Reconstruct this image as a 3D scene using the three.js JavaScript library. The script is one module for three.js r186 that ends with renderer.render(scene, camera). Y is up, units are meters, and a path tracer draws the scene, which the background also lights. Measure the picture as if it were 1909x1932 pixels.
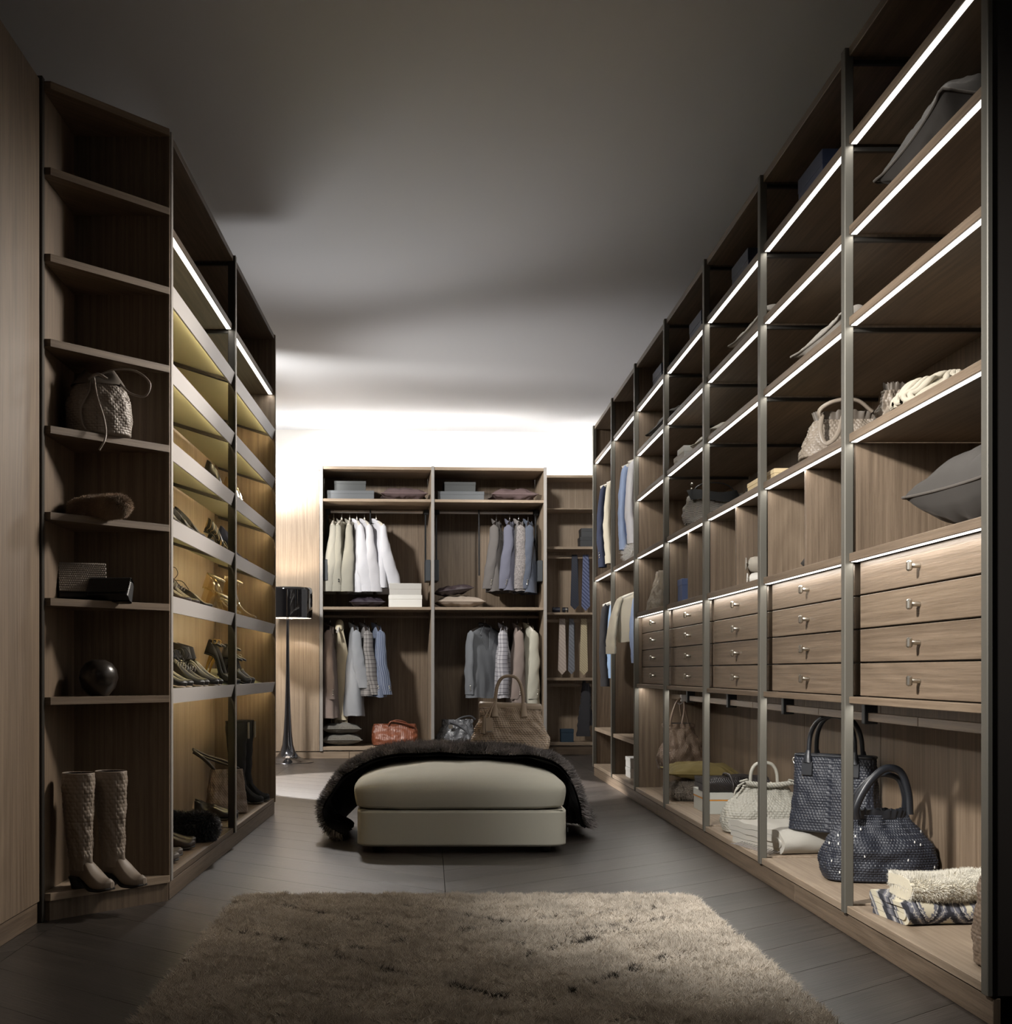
import * as THREE from 'three';
import { RectAreaLightUniformsLib } from 'three/addons/lights/RectAreaLightUniformsLib.js';
import { mergeGeometries } from 'three/addons/utils/BufferGeometryUtils.js';
import { MeshSurfaceSampler } from 'three/addons/math/MeshSurfaceSampler.js';
import { createNoise2D, createNoise3D } from 'simplex-noise';

// ------------------------------------------------------------------ camera, exposure, large lights
RectAreaLightUniformsLib.init();
const scene = new THREE.Scene();
scene.background = new THREE.Color(0x000000);
const camera = new THREE.PerspectiveCamera(43.57, 1909 / 1932, 0.05, 60);
camera.position.set(0, 0.775, 0);
camera.setViewOffset(1909, 1932, 144.7, -300.6, 1909, 1932);   // shift lens: verticals stay vertical
camera.updateProjectionMatrix();
const renderer = new THREE.WebGLRenderer({ antialias: true });
renderer.toneMapping = THREE.LinearToneMapping;
renderer.toneMappingExposure = 1.0;
renderer.shadowMap.enabled = true;

function spot(color, intensity, [x, y, z], [tx, ty, tz], angleDeg, penumbra, radius = 4) {
  const s = new THREE.SpotLight(color, intensity, 0, THREE.MathUtils.degToRad(angleDeg), penumbra, 2);
  s.position.set(x, y, z); s.target.position.set(tx, ty, tz); s.castShadow = true; s.shadow.radius = radius;
  scene.add(s, s.target); return s;
}
spot(0xfffcf8, 38, [-1.75, 2.95, -9.0], [0.3, 0.8, -11.1], 50, 0.12, 6);          // lamp hidden behind the left unit, across the wardrobe and the floor before it
spot(0xfffdf9, 70, [-1.9, 2.85, -10.3], [-1.36, 2.56, -11.4], 19, 0.8, 3);           // picture light on the plain panel behind the floor lamp
spot(0xfffaf2, 13, [0.55, 3.0, -9.7], [1.25, 1.6, -12.1], 32, 0.8, 5);             // downlight before the tie cabinet
spot(0xfbf9f7, 12, [-1.25, 0.5, -8.9], [-0.4, 3.085, -6.9], 24, 1.0, 22);           // spill on the ceiling
spot(0xfbf9f7, 11, [-1.25, 0.5, -9.3], [0.5, 3.085, -9.2], 26, 1.0, 14);            // more of it farther back
spot(0xfffbf8, 190, [-1.6, 2.9, -10.2], [-0.21, 0.0, -8.87], 18.4, 0.06, 1);         // beam across the floor beside the floor lamp
spot(0xfff8f2, 32, [-0.75, 2.95, -8.3], [-0.62, 0.0, -6.2], 24, 1.0, 6);           // downlight behind the ottoman
spot(0xfffcf8, 58, [-0.85, 2.25, -2.2], [2.9, 0.05, -5.1], 32, 0.8, 5);            // soft spot on the right-hand unit
spot(0xfff5e9, 24, [1.0, 2.35, -5.2], [-1.2, 1.15, -4.1], 31, 0.9, 10);            // glow of the right-hand unit on the left-hand side
spot(0xfff8f0, 13, [1.0, 2.5, -7.4], [-0.9, 1.6, -5.7], 23, 0.9, 8);              // the same on the shoe trays
spot(0xfffaf5, 22, [-0.6, 2.75, -5.4], [1.35, 1.5, -8.5], 15, 0.8, 5);             // accent on the far hanging bays
spot(0xf6f3f0, 0.3, [0.1, 2.7, 1.2], [0.2, 1.0, -6.0], 40, 1.0, 12);               // faint light of the room behind the camera
const LED = { radiance: 13, color: 0xfffbf4, glow: 2.6 };
const TRAY = { radiance: 62, color: 0xffe7b8 };
const COVE = { radiance: 66, color: 0xfffdfa };

// ------------------------------------------------------------------ helpers
function rng(seed) { let a = seed >>> 0; return () => { a = (a + 0x6D2B79F5) | 0; let t = Math.imul(a ^ (a >>> 15), 1 | a); t = (t + Math.imul(t ^ (t >>> 7), 61 | t)) ^ t; return ((t ^ (t >>> 14)) >>> 0) / 4294967296; }; }
const n2 = createNoise2D(rng(11)), n3 = createNoise3D(rng(12));
const clamp = (x, a = 0, b = 1) => Math.min(b, Math.max(a, x));
const mix = (a, b, t) => a + (b - a) * t;
const sstep = (a, b, x) => { const t = clamp((x - a) / (b - a)); return t * t * (3 - 2 * t); };
const V = (x, y, z) => new THREE.Vector3(x, y, z);
const used = {};
function numbered(name) { const n = used[name] = (used[name] ?? -1) + 1; return n ? `${name}_${String(n).padStart(3, '0')}` : name; }
function mesh(name, geo, mat, parent) {
  const m = new THREE.Mesh(geo, mat); m.name = parent ? name : numbered(name); m.castShadow = m.receiveShadow = true;
  (parent || scene).add(m); return m;
}
function tag(o, label, category, group) { o.userData.label = label; o.userData.category = category; if (group) o.userData.group = group; return o; }
function thing(name, label, category, pos = [0, 0, 0], turn = 0, group) {
  const o = new THREE.Group(); o.name = numbered(name); scene.add(o); o.position.set(...pos); o.rotation.y = turn; return tag(o, label, category, group);
}
function struct(o) { o.userData.kind = 'structure'; return o; }
function copy(src, pos, turn, label) {
  const o = src.clone(); o.name = numbered(src.name.replace(/_\d\d\d$/, '')); scene.add(o); o.position.set(...pos); o.rotation.y = turn;
  o.userData = { ...src.userData }; if (label) o.userData.label = label; return o;
}

// chamfered box with uv in metres; grain = axis the wood grain runs along
let uvSeed = rng(77);
function bx(x0, x1, y0, y1, z0, z1, grain = 'y', b = 0.0015) {
  const lo = [x0, y0, z0], hi = [x1, y1, z1], P = [], N = [], U = [], ox = uvSeed() * 3, oy = uvSeed() * 5, g = 'xyz'.indexOf(grain);
  b = Math.min(b, (x1 - x0) / 3, (y1 - y0) / 3, (z1 - z0) / 3);
  const corner = (s, f) => s.map((k, i) => (k < 0 ? lo[i] : hi[i]) + (i === f ? 0 : -k * b));    // corner s pulled in except along face f
  const put = (pts, n) => {
    const m = n.map(Math.abs), f = m.indexOf(Math.max(...m)), rest = [0, 1, 2].filter(i => i !== f), va = rest.includes(g) ? g : rest[1], ua = rest.find(i => i !== va);
    const e1 = pts[1].map((c, i) => c - pts[0][i]), e2 = pts[2].map((c, i) => c - pts[0][i]);
    const cr = [e1[1] * e2[2] - e1[2] * e2[1], e1[2] * e2[0] - e1[0] * e2[2], e1[0] * e2[1] - e1[1] * e2[0]];
    if (cr[0] * n[0] + cr[1] * n[1] + cr[2] * n[2] < 0) pts = pts.slice().reverse();
    const L = Math.hypot(...n);
    for (let k = 1; k < pts.length - 1; k++) for (const p of [pts[0], pts[k], pts[k + 1]]) { P.push(...p); N.push(n[0] / L, n[1] / L, n[2] / L); U.push(p[ua] + ox, p[va] + oy); }
  };
  for (let f = 0; f < 3; f++) for (const s of [-1, 1]) {
    const [a, c] = [0, 1, 2].filter(i => i !== f), q = [[-1, -1], [1, -1], [1, 1], [-1, 1]].map(([p, r]) => { const t = [0, 0, 0]; t[f] = s; t[a] = p; t[c] = r; return corner(t, f); });
    const n = [0, 0, 0]; n[f] = s; put(q, n);
  }
  if (b > 0.0004) {
    for (let e = 0; e < 3; e++) { const [a, c] = [0, 1, 2].filter(i => i !== e); for (const p of [-1, 1]) for (const r of [-1, 1]) { const t = k => { const s = [0, 0, 0]; s[e] = k; s[a] = p; s[c] = r; return s; }; const n = [0, 0, 0]; n[a] = p; n[c] = r; put([corner(t(-1), a), corner(t(1), a), corner(t(1), c), corner(t(-1), c)], n); } }
    for (const i of [-1, 1]) for (const j of [-1, 1]) for (const k of [-1, 1]) put([0, 1, 2].map(f => corner([i, j, k], f)), [i, j, k]);
  }
  const G = new THREE.BufferGeometry();
  G.setAttribute('position', new THREE.Float32BufferAttribute(P, 3)); G.setAttribute('normal', new THREE.Float32BufferAttribute(N, 3)); G.setAttribute('uv', new THREE.Float32BufferAttribute(U, 2));
  return G;
}
// prism from a plan outline (x,z) between heights
function prism(outline, y0, y1, uvs = 1) {
  const s = new THREE.Shape(outline.map(([x, z]) => new THREE.Vector2(x, -z)));
  const G = new THREE.ExtrudeGeometry(s, { depth: y1 - y0, bevelEnabled: false }); G.rotateX(-Math.PI / 2); G.translate(0, y0, 0); return G;
}
// parametric grid; closed wraps u
function grid(nu, nv, fn, closed = false, su = 1, sv = 1) {
  const P = [], U = [], I = [];
  for (let j = 0; j <= nv; j++) for (let i = 0; i <= nu; i++) { const p = fn(i / nu, j / nv); P.push(p[0], p[1], p[2]); U.push(i / nu * su, j / nv * sv); }
  const w = nu + 1;
  for (let j = 0; j < nv; j++) for (let i = 0; i < nu; i++) { const a = j * w + i; I.push(a, a + 1, a + w, a + 1, a + w + 1, a + w); }
  const G = new THREE.BufferGeometry(); G.setAttribute('position', new THREE.Float32BufferAttribute(P, 3)); G.setAttribute('uv', new THREE.Float32BufferAttribute(U, 2)); G.setIndex(I); G.computeVertexNormals();
  if (closed) { const N = G.attributes.normal; for (let j = 0; j <= nv; j++) { const a = j * w, b = a + nu, v = V(N.getX(a) + N.getX(b), N.getY(a) + N.getY(b), N.getZ(a) + N.getZ(b)).normalize(); N.setXYZ(a, v.x, v.y, v.z); N.setXYZ(b, v.x, v.y, v.z); } }
  return G;
}
// push a grid out along its normals by bump(u,v), then renew the normals
function displace(G, bump, nu, closed = false, su = 1, sv = 1) {
  const p = G.attributes.position, n = G.attributes.normal, t = G.attributes.uv;
  for (let i = 0; i < p.count; i++) { const d = bump(t.getX(i) / su, t.getY(i) / sv); p.setXYZ(i, p.getX(i) + n.getX(i) * d, p.getY(i) + n.getY(i) * d, p.getZ(i) + n.getZ(i) * d); }
  G.computeVertexNormals();
  if (closed) { const N = G.attributes.normal, w = nu + 1; for (let a = 0; a < N.count; a += w) { const b = a + nu, v = V(N.getX(a) + N.getX(b), N.getY(a) + N.getY(b), N.getZ(a) + N.getZ(b)).normalize(); N.setXYZ(a, v.x, v.y, v.z); N.setXYZ(b, v.x, v.y, v.z); } }
  return G;
}
// loft through rings (arrays of points); caps are fans
function loft(rings, cap0 = true, cap1 = true, closed = true) {
  const nu = rings[0].length, nv = rings.length - 1;
  const G = grid(closed ? nu : nu - 1, nv, (u, v) => { const r = rings[Math.round(v * nv)]; return r[Math.round(u * (closed ? nu : nu - 1)) % nu]; }, closed);
  const parts = [G];
  for (const [c, r, flip] of [[cap0, rings[0], false], [cap1, rings[nv], true]]) if (c) {
    const m = [0, 1, 2].map(k => r.reduce((s, p) => s + p[k], 0) / nu), P = [], U = [];
    for (let i = 0; i < nu; i++) { const a = r[i], b = r[(i + 1) % nu]; for (const q of flip ? [m, a, b] : [m, b, a]) { P.push(...q); U.push(q[0], q[2]); } }
    const F = new THREE.BufferGeometry(); F.setAttribute('position', new THREE.Float32BufferAttribute(P, 3)); F.setAttribute('uv', new THREE.Float32BufferAttribute(U, 2)); F.computeVertexNormals(); parts.push(F);
  }
  return merge(parts);
}
function merge(list) { return list.length === 1 ? list[0] : mergeGeometries(list.map(g => g.index ? g.toNonIndexed() : g)); }
function tube(pts, r, seg = 24, rad = 8, closed = false) {
  const c = new THREE.CatmullRomCurve3(pts.map(p => V(...p)), closed, 'centripetal'); return new THREE.TubeGeometry(c, seg, r, rad, closed);
}
// tube with a radius that changes along it and rounded ends; flat squashes the second axis
function limb(pts, rad, seg = 24, nr = 10, flat = 1) {
  const c = new THREE.CatmullRomCurve3(pts.map(p => V(...p)), false, 'centripetal'), fr = c.computeFrenetFrames(seg), rings = [];
  for (let i = 0; i <= seg; i++) { const t = i / seg, p = c.getPointAt(t), r = typeof rad === 'function' ? rad(t) : rad, ring = []; for (let k = 0; k < nr; k++) { const a = k / nr * 2 * Math.PI, q = p.clone().addScaledVector(fr.normals[i], Math.cos(a) * r).addScaledVector(fr.binormals[i], Math.sin(a) * r * flat); ring.push([q.x, q.y, q.z]); } rings.push(ring); }
  return loft(rings);
}
function lathe(pts, seg = 40) { return new THREE.LatheGeometry(pts.map(([r, y]) => new THREE.Vector2(r, y)), seg); }
function moved(g, x = 0, y = 0, z = 0, ry = 0, rx = 0, rz = 0) { if (rx) g.rotateX(rx); if (rz) g.rotateZ(rz); if (ry) g.rotateY(ry); g.translate(x, y, z); return g; }

// ------------------------------------------------------------------ materials
function tex(w, h, fn, srgb = true, repeat = [1, 1], mirror = false) {
  const d = new Uint8Array(w * h * 4);
  for (let y = 0; y < h; y++) for (let x = 0; x < w; x++) { const c = fn(x / w, y / h, x, y), o = (y * w + x) * 4; if (typeof c === 'number') { d[o] = d[o + 1] = d[o + 2] = clamp(c) * 255; } else { d[o] = clamp(c[0]) * 255; d[o + 1] = clamp(c[1]) * 255; d[o + 2] = clamp(c[2]) * 255; } d[o + 3] = 255; }
  const t = new THREE.DataTexture(d, w, h); t.wrapS = t.wrapT = mirror ? THREE.MirroredRepeatWrapping : THREE.RepeatWrapping; t.magFilter = THREE.LinearFilter; t.minFilter = THREE.LinearFilter;
  if (srgb) t.colorSpace = THREE.SRGBColorSpace; t.repeat.set(...repeat); t.needsUpdate = true; return t;
}
const hex = h => [(h >> 16 & 255) / 255, (h >> 8 & 255) / 255, (h & 255) / 255];
const mixc = (a, b, t) => [0, 1, 2].map(i => mix(a[i], b[i], t));
function woodTex(seed, dark, light, ringsN, contrast) {
  const D = hex(dark), L = hex(light);
  return tex(512, 1024, (u, v) => {
    const wob = n2(u * 2.4 + seed, v * 0.9) * 0.9 + n2(u * 6 + seed, v * 1.6 + 7) * 0.25;
    const ring = Math.sin((u * ringsN + wob * 2.3) * 6.283), band = n2(u * 5 + seed * 3, v * 0.35);
    const fine = n2(u * 90 + seed, v * 4.5), streak = n2(u * 38 + 9 + seed, v * 1.3), pore = n2(u * 210, v * 16 + seed) > 0.5 ? 1 : 0;
    const t = 0.5 + contrast * (0.1 * ring + 0.22 * band + 0.22 * streak + 0.16 * fine - 0.14 * pore);
    return mixc(D, L, clamp(t));
  }, true, [1 / 0.8, 1 / 1.9], true);
}
const std = (color, roughness = 0.6, extra = {}) => new THREE.MeshStandardMaterial({ color, roughness, metalness: 0, ...extra });
const phys = (color, roughness, extra = {}) => new THREE.MeshPhysicalMaterial({ color, roughness, metalness: 0, ...extra });
const poreBump = tex(512, 512, (u, v) => 0.5 + 0.3 * n2(u * 120, v * 6) + 0.2 * n2(u * 40, v * 3), false, [1 / 0.4, 1 / 0.9], true);
const wood = [[1, 0x57493b, 0x81705e], [2.7, 0x554739, 0x7e6d5b], [5.1, 0x5b4c3d, 0x867562]].map(([s, d, l]) => std(0xffffff, 0.5, { map: woodTex(s, d, l, 12, 0.9), bumpMap: poreBump, bumpScale: 0.0003 }));
const woodPale = [[8.2, 0x806f5d, 0xb09e89], [9.6, 0x7c6c5a, 0xab9985]].map(([s, d, l]) => std(0xffffff, 0.5, { map: woodTex(s, d, l, 11, 0.85), bumpMap: poreBump, bumpScale: 0.0003 }));
let wi = 0; const W = () => wood[wi++ % wood.length], WP = () => woodPale[wi++ % woodPale.length];
const bronze = std(0x65625a, 0.5, { metalness: 0.35 });
const bronzeDark = std(0x3a3733, 0.5, { metalness: 0.6 });
const blackMetal = std(0x17181a, 0.5, { metalness: 0.3 });
const alu = std(0xa19d99, 0.5, { metalness: 0.3 });
const lipMetal = std(0xbfbbb9, 0.45);
const trayFabric = std(0xa5a389, 0.7);
const nickel = std(0xb9b4aa, 0.28, { metalness: 1 });
const chrome = std(0xd8d8d8, 0.15, { metalness: 1 });
const ledMat = std(0xffffff, 0.6, { emissive: LED.color, emissiveIntensity: LED.glow });
const plaster = std(0xd2d3d6, 0.9), plasterWhite = std(0xe6e4e0, 0.9);
// ------------------------------------------------------------------ the room shell
const FX0 = -2.344, FX1 = 2.456, CEIL = 3.085;
{
  const floor = struct(mesh('floor', bx(FX0 - 0.1, FX1 + 0.1, -0.12, -0.012, -12.9, 1.7, 'z', 0), std(0x24211f, 0.9)));
  const D = [[3.3, 0x292523, 0x48413c], [6.4, 0x272420, 0x433d39], [12.7, 0x2c2824, 0x4c4540], [15.2, 0x282421, 0x45403b]].map(([s, d, l]) => std(0xffffff, 0.36, { map: woodTex(s, d, l, 5, 0.9), bumpMap: poreBump, bumpScale: 0.0006 }));
  const r = rng(5), wz = 0.27, cw = 1.2, tan = Math.tan(THREE.MathUtils.degToRad(40)), gap = 0.0022;
  for (let c = 0; c < 4; c++) {
    const lean = c % 2 === 1 ? -1 : 1, x0 = FX0 + cw * c;   // seams every 1.2 m; the boards of neighbouring columns mirror each other
    // outline of one board, uv along the board
    const variants = [0, 1, 2].map(() => {
      const dz = cw * tan * lean, g = prism([[gap / 2, -gap / 2], [gap / 2, -wz + gap / 2], [cw - gap / 2, -wz + gap / 2 - dz], [cw - gap / 2, -gap / 2 - dz]].map(([x, z]) => [x, z]), -0.012, 0);
      const p = g.attributes.position, uv = g.attributes.uv, a = Math.atan(tan) * lean, ou = r() * 3, ov = r() * 4;
      for (let i = 0; i < p.count; i++) { const x = p.getX(i), z = p.getZ(i); uv.setXY(i, (x * Math.sin(a) + z * Math.cos(a)) + ou, (x * Math.cos(a) - z * Math.sin(a)) + ov); }
      return g;
    });
    const dz = cw * tan * lean;
    for (let z = 1.5; z > -13.5; z -= wz) {
      const far = Math.min(z - wz, z - wz - dz), near = Math.max(z, z - dz);
      if (far < -12.55 || near > 1.55) continue;
      const m = mesh('plank', variants[Math.floor(r() * 3)], D[Math.floor(r() * 4)], floor); m.position.set(x0, 0, z);
    }
  }
  struct(mesh('ceiling', bx(FX0 - 0.1, FX1 + 0.1, CEIL, CEIL + 0.12, -12.9, 1.7, 'x', 0), plaster));
  struct(mesh('wall_left', bx(FX0 - 0.1, FX0, -0.012, CEIL, -12.9, 1.7, 'y', 0), plaster));
  struct(mesh('wall_right', bx(FX1, FX1 + 0.1, -0.012, CEIL, -12.9, 1.7, 'y', 0), plaster));
  struct(mesh('wall_front', bx(FX0, FX1, -0.012, CEIL, 1.6, 1.7, 'y', 0), plaster));
  const wb = struct(mesh('wall_back', bx(-2.6, 2.6, -0.012, CEIL, -0.1, 0, 'y', 0), plasterWhite)); wb.position.set(0, 0, -12.31); wb.rotation.y = 0.05;
}

// ------------------------------------------------------------------ light strips
function led(parent, group, axis, a0, a1, c, y, w = 0.02, r = LED.radiance) {      // strip let into the underside at height y, running along axis
  const g = axis === 'z' ? bx(c, c + w, y - 0.0012, y + 0.004, a0, a1, 'z', 0) : bx(a0, a1, y - 0.0012, y + 0.004, c, c + w, 'x', 0);
  mesh('led_strip', g, ledMat, parent).castShadow = false;
  const L = Math.abs(a1 - a0), l = new THREE.RectAreaLight(LED.color, r, axis === 'z' ? w : L, axis === 'z' ? L : w);
  l.rotation.x = -Math.PI / 2; const m = (a0 + a1) / 2; l.position.set(axis === 'z' ? c + w / 2 : m, y - 0.004, axis === 'z' ? m : c + w / 2); group.add(l);
}
// ------------------------------------------------------------------ right-hand shelving: seven bays along the aisle
const RX = 1.215, RD = 0.449, BAY = 0.9603, RZ = k => 2.804 + BAY * k, TH = 0.025;
const ROWS = [2.316, 2.052, 1.786, 1.4445, 1.095];          // undersides of the lit shelves
const ordinal = ['first', 'second', 'third', 'fourth', 'fifth', 'sixth', 'seventh'];
for (let k = 0; k < 7; k++) {
  const L = BAY, what = k === 0 ? 'lit open walnut shelving bay nearest the camera on the right'
    : k < 5 ? `lit open walnut shelving bay with drawers on the right, ${ordinal[k]} from the camera`
      : k === 5 ? 'sixth bay of the right-hand shelving, hung with white and pale shirts' : 'farthest bay of the right-hand shelving, hung with a dark jacket';
  const b = thing('shelving_bay', what, 'shelving', [RX, 0, -RZ(k)], 0);
  const full = k >= 5, pz = z => [z - 0.0175, z + 0.0175];
  // uprights: a slim metal post at the far end (a whole panel from the fifth on); the nearest bay also has the end panel
  if (k < 4) mesh('post', bx(0, 0.026, 0.066, 2.6, -L - 0.0175, -L + 0.0175, 'y', 0.002), bronze, b);
  else { mesh('side_panel', bx(0.026, RD, 0.066, 2.6, -L - 0.0125, -L + 0.0125, 'y'), W(), b); mesh('post', bx(0, 0.026, 0.066, 2.6, -L - 0.0175, -L + 0.0175, 'y', 0.002), bronze, b); }
  if (k === 0) { mesh('end_panel', bx(0.012, RD + 0.05, 0.066, 2.6, -0.0125, 0.0125, 'y'), std(0x2b2622, 0.6), b); mesh('post', bx(-0.001, 0.012, 0.066, 2.6, -0.0165, 0.0165, 'y', 0.002), bronze, b); }
  const z1 = k === 0 ? -0.0135 : -0.0185, z0 = -L + 0.0185, sx = 0.012;
  mesh('back_panel', bx(RD, RD + 0.018, 0.066, 2.6, -L + 0.002, -0.002, 'y'), W(), b);
  mesh('top_panel', bx(sx, RD, 2.572, 2.6, z0, z1, 'z'), W(), b);
  const brace = (y, zz) => mesh('brace', bx(0.03, RD - 0.01, y - 0.016, y - 0.003, zz - 0.008, zz + 0.008, 'x', 0.001), bronzeDark, b);
  const rows = full ? [ROWS[0], 1.4445] : ROWS;
  rows.forEach((y, i) => {
    const s = mesh('shelf', bx(sx, RD, y, y + TH, z0, z1, 'z'), W(), b);
    led(s, b, 'z', z0 + 0.004, z1 - 0.004, sx + 0.005, y, 0.0165, LED.radiance * 1.2);
    if (k < 4 && i < 4) brace(y, -L);
  });
  if (k < 4) brace(2.572, -L);
  mesh('bottom_shelf', bx(sx - 0.006, RD, 0.066, 0.089, z0, z1, 'z'), WP(), b);
  if (full) { mesh('shelf', bx(sx, RD, 0.335, 0.36, z0, z1, 'z'), WP(), b); const rail = bx(0.19, 0.21, 0, 0.03, z0, z1, 'z'); mesh('hanging_rail', moved(rail, 0, 2.2, 0), bronze, b); mesh('hanging_rail', bx(0.19, 0.21, 1.36, 1.39, z0, z1, 'z'), bronze, b); continue; }
  const s6 = mesh('shelf', bx(sx, RD, 0.681, 0.701, z0, z1, 'z'), W(), b);
  led(s6, b, 'z', z0 + 0.004, z1 - 0.004, sx + 0.02, 0.681, 0.02, 24);
  // wooden partitions of the open row above the drawers
  const part = z => mesh('partition', bx(0.03, RD, 1.12, 1.4445, z - 0.0095, z + 0.0095, 'y'), W(), b);
  if (k < 4) part(-L);
  if (k >= 1 && k <= 3) part(-L / 2);
  // wooden hook rail with black brackets under the drawers
  mesh('hook_rail', bx(0.22, 0.238, 0.612, 0.64, k === 3 ? -L + 0.06 : -L + 0.003, -0.003, 'z'), W(), b);
  mesh('rail_bracket', bx(0.208, 0.252, 0.602, 0.682, -0.455, -0.425, 'y', 0.002), blackMetal, b);
}
for (const [a, c, l] of [[2.79, 4.3, 'long walnut plinth board under the nearest right-hand bay'], [4.303, 6.9, 'middle walnut plinth board along the right-hand shelving'], [6.903, 9.54, 'farthest walnut plinth board along the right-hand shelving']])
  tag(mesh('plinth_board', bx(RX + 0.012, RX + 0.03, 0, 0.062, -c, -a, 'z'), W()), l, 'plinth');
// chests of four drawers, one in each of the first five bays
{
  const chest = thing('drawer_chest', 'wide four-drawer walnut chest in the nearest right-hand bay', 'drawers', [RX + 0.043, 0.701, -RZ(0) - BAY / 2], 0, 'drawer chests in the right-hand shelving');
  const hw = BAY / 2 - 0.024, T = 0.394, dh = T / 4;
  mesh('carcass', bx(0.02, 0.38, 0.0, T - 0.012, -hw + 0.004, hw - 0.004, 'z'), bronzeDark, chest);
  const kg = merge([moved(lathe([[0, 0], [0.0062, 0.001], [0.0062, 0.024], [0, 0.024]], 14), 0, 0, 0, 0, 0, Math.PI / 2), moved(bx(-0.0065, 0.0065, -0.0135, 0.0135, -0.0085, 0.0085, 'y', 0.004), -0.028, 0, 0)]);
  const fronts = [0, 1].map(() => bx(0, 0.02, 0.003, dh - 0.0015, -hw, hw, 'z', 0.0015));
  for (let i = 0; i < 4; i++) { const d = mesh('drawer', fronts[i % 2], W(), chest); d.position.y = dh * i; const kn = mesh('knob', kg, nickel, d); kn.position.set(0, dh / 2, 0); }
  for (let k = 1; k < 5; k++) copy(chest, [RX + 0.043, 0.701, -RZ(k) - BAY / 2], 0, `four-drawer walnut chest with nickel knobs, ${ordinal[k]} along the right-hand shelving`);
}

// ------------------------------------------------------------------ left-hand shoe shelving: two bays, slanted trays
const LA = [-0.8733, 0, -4.344], LT = -0.0139, LD = 0.33;
{
  const ext = (poly, z0, z1) => { const g = new THREE.ExtrudeGeometry(new THREE.Shape(poly.map(([x, y]) => new THREE.Vector2(x, y))), { depth: z1 - z0, bevelEnabled: false }); g.translate(0, 0, z0); return g; };
  const trays = [2.088, 1.823, 1.556, 1.294, 1.031, 0.717];
  [[0, -1.304, 'lit shoe shelving bay with slanted metal-lipped trays, nearer of the two'], [-1.304, -2.643, 'lit shoe shelving bay with slanted metal-lipped trays beside the floor lamp']].forEach(([a, c, l], k) => {
    const b = thing('shoe_shelving_bay', l, 'shelving', LA, LT), z1 = a - (k ? 0.014 : 0.026), z0 = c + (k ? 0.026 : 0.014);
    if (!k) mesh('end_panel', bx(-LD, -0.012, 0.064, 2.605, -0.025, 0, 'y'), W(), b), mesh('post', bx(-0.012, 0, 0.064, 2.605, -0.026, 0.001, 'y', 0.002), alu, b), mesh('post', bx(-0.03, 0, 0.064, 2.605, c - 0.014, c + 0.014, 'y', 0.002), bronzeDark, b), mesh('post_edge', bx(0, 0.004, 0.064, 2.605, c - 0.014, c + 0.014, 'y', 0.001), alu, b);
    else mesh('end_panel', bx(-LD, 0, 0.064, 2.605, c, c + 0.025, 'y'), W(), b);
    mesh('back_panel', bx(-LD - 0.018, -LD, 0.064, 2.605, c + 0.002, a - 0.002, 'y'), woodPale[k], b);
    mesh('top_panel', bx(-LD, -0.006, 2.58, 2.605, z0, z1, 'z'), W(), b);
    const s = mesh('shelf', bx(-LD, -0.012, 2.28, 2.305, z0, z1, 'z'), W(), b);
    led(s, b, 'z', z0 + 0.004, z1 - 0.004, -0.036, 2.28, 0.02);
    if (!k) for (const y of [2.58, 2.28]) mesh('brace', bx(-LD + 0.01, -0.03, y - 0.016, y - 0.003, c - 0.008, c + 0.008, 'x', 0.001), bronzeDark, b);
    mesh('bottom_shelf', bx(-LD, -0.006, 0.064, 0.086, z0, z1, 'z'), W(), b);
    for (const h of trays) {
      const t = mesh('shoe_tray', ext([[-0.012, h - 0.022], [-0.012, h - 0.03], [-LD + 0.015, h + 0.065], [-LD + 0.015, h + 0.073]], z0, z1), trayFabric, b);
      mesh('tray_lip', ext([[0, h], [-0.006, h], [-0.02, h - 0.053], [-0.014, h - 0.053]], z0 - 0.004, z1 + 0.004), lipMetal, t);
      for (const z of [z0 + 0.004, z1 - 0.004]) mesh('tray_rail', ext([[-0.02, h - 0.03], [-0.02, h - 0.042], [-LD + 0.02, h + 0.05], [-LD + 0.02, h + 0.062]], z - 0.004, z + 0.004), bronzeDark, t);
      mesh('led_strip', ext([[-0.0165, h - 0.036], [-0.0195, h - 0.036], [-0.0225, h - 0.047], [-0.0195, h - 0.047]], z0 + 0.03, z1 - 0.03), std(0xffffff, 0.6, { emissive: TRAY.color, emissiveIntensity: 1.5 }), t).castShadow = false;
      const l = new THREE.RectAreaLight(TRAY.color, TRAY.radiance, z1 - z0 - 0.06, 0.012), p = V(-0.026, h - 0.0415, (z0 + z1) / 2);
      l.position.copy(p); l.lookAt(p.clone().add(V(1, 0.25, 0))); b.add(l);      // shines back and down onto the panel behind
    }
  });
  const pl = thing('plinth_board', 'walnut plinth board under the left-hand shoe shelving', 'plinth', LA, LT); mesh('board', bx(-0.03, -0.008, 0, 0.06, -2.643, 0, 'z'), W(), pl);
}
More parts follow.
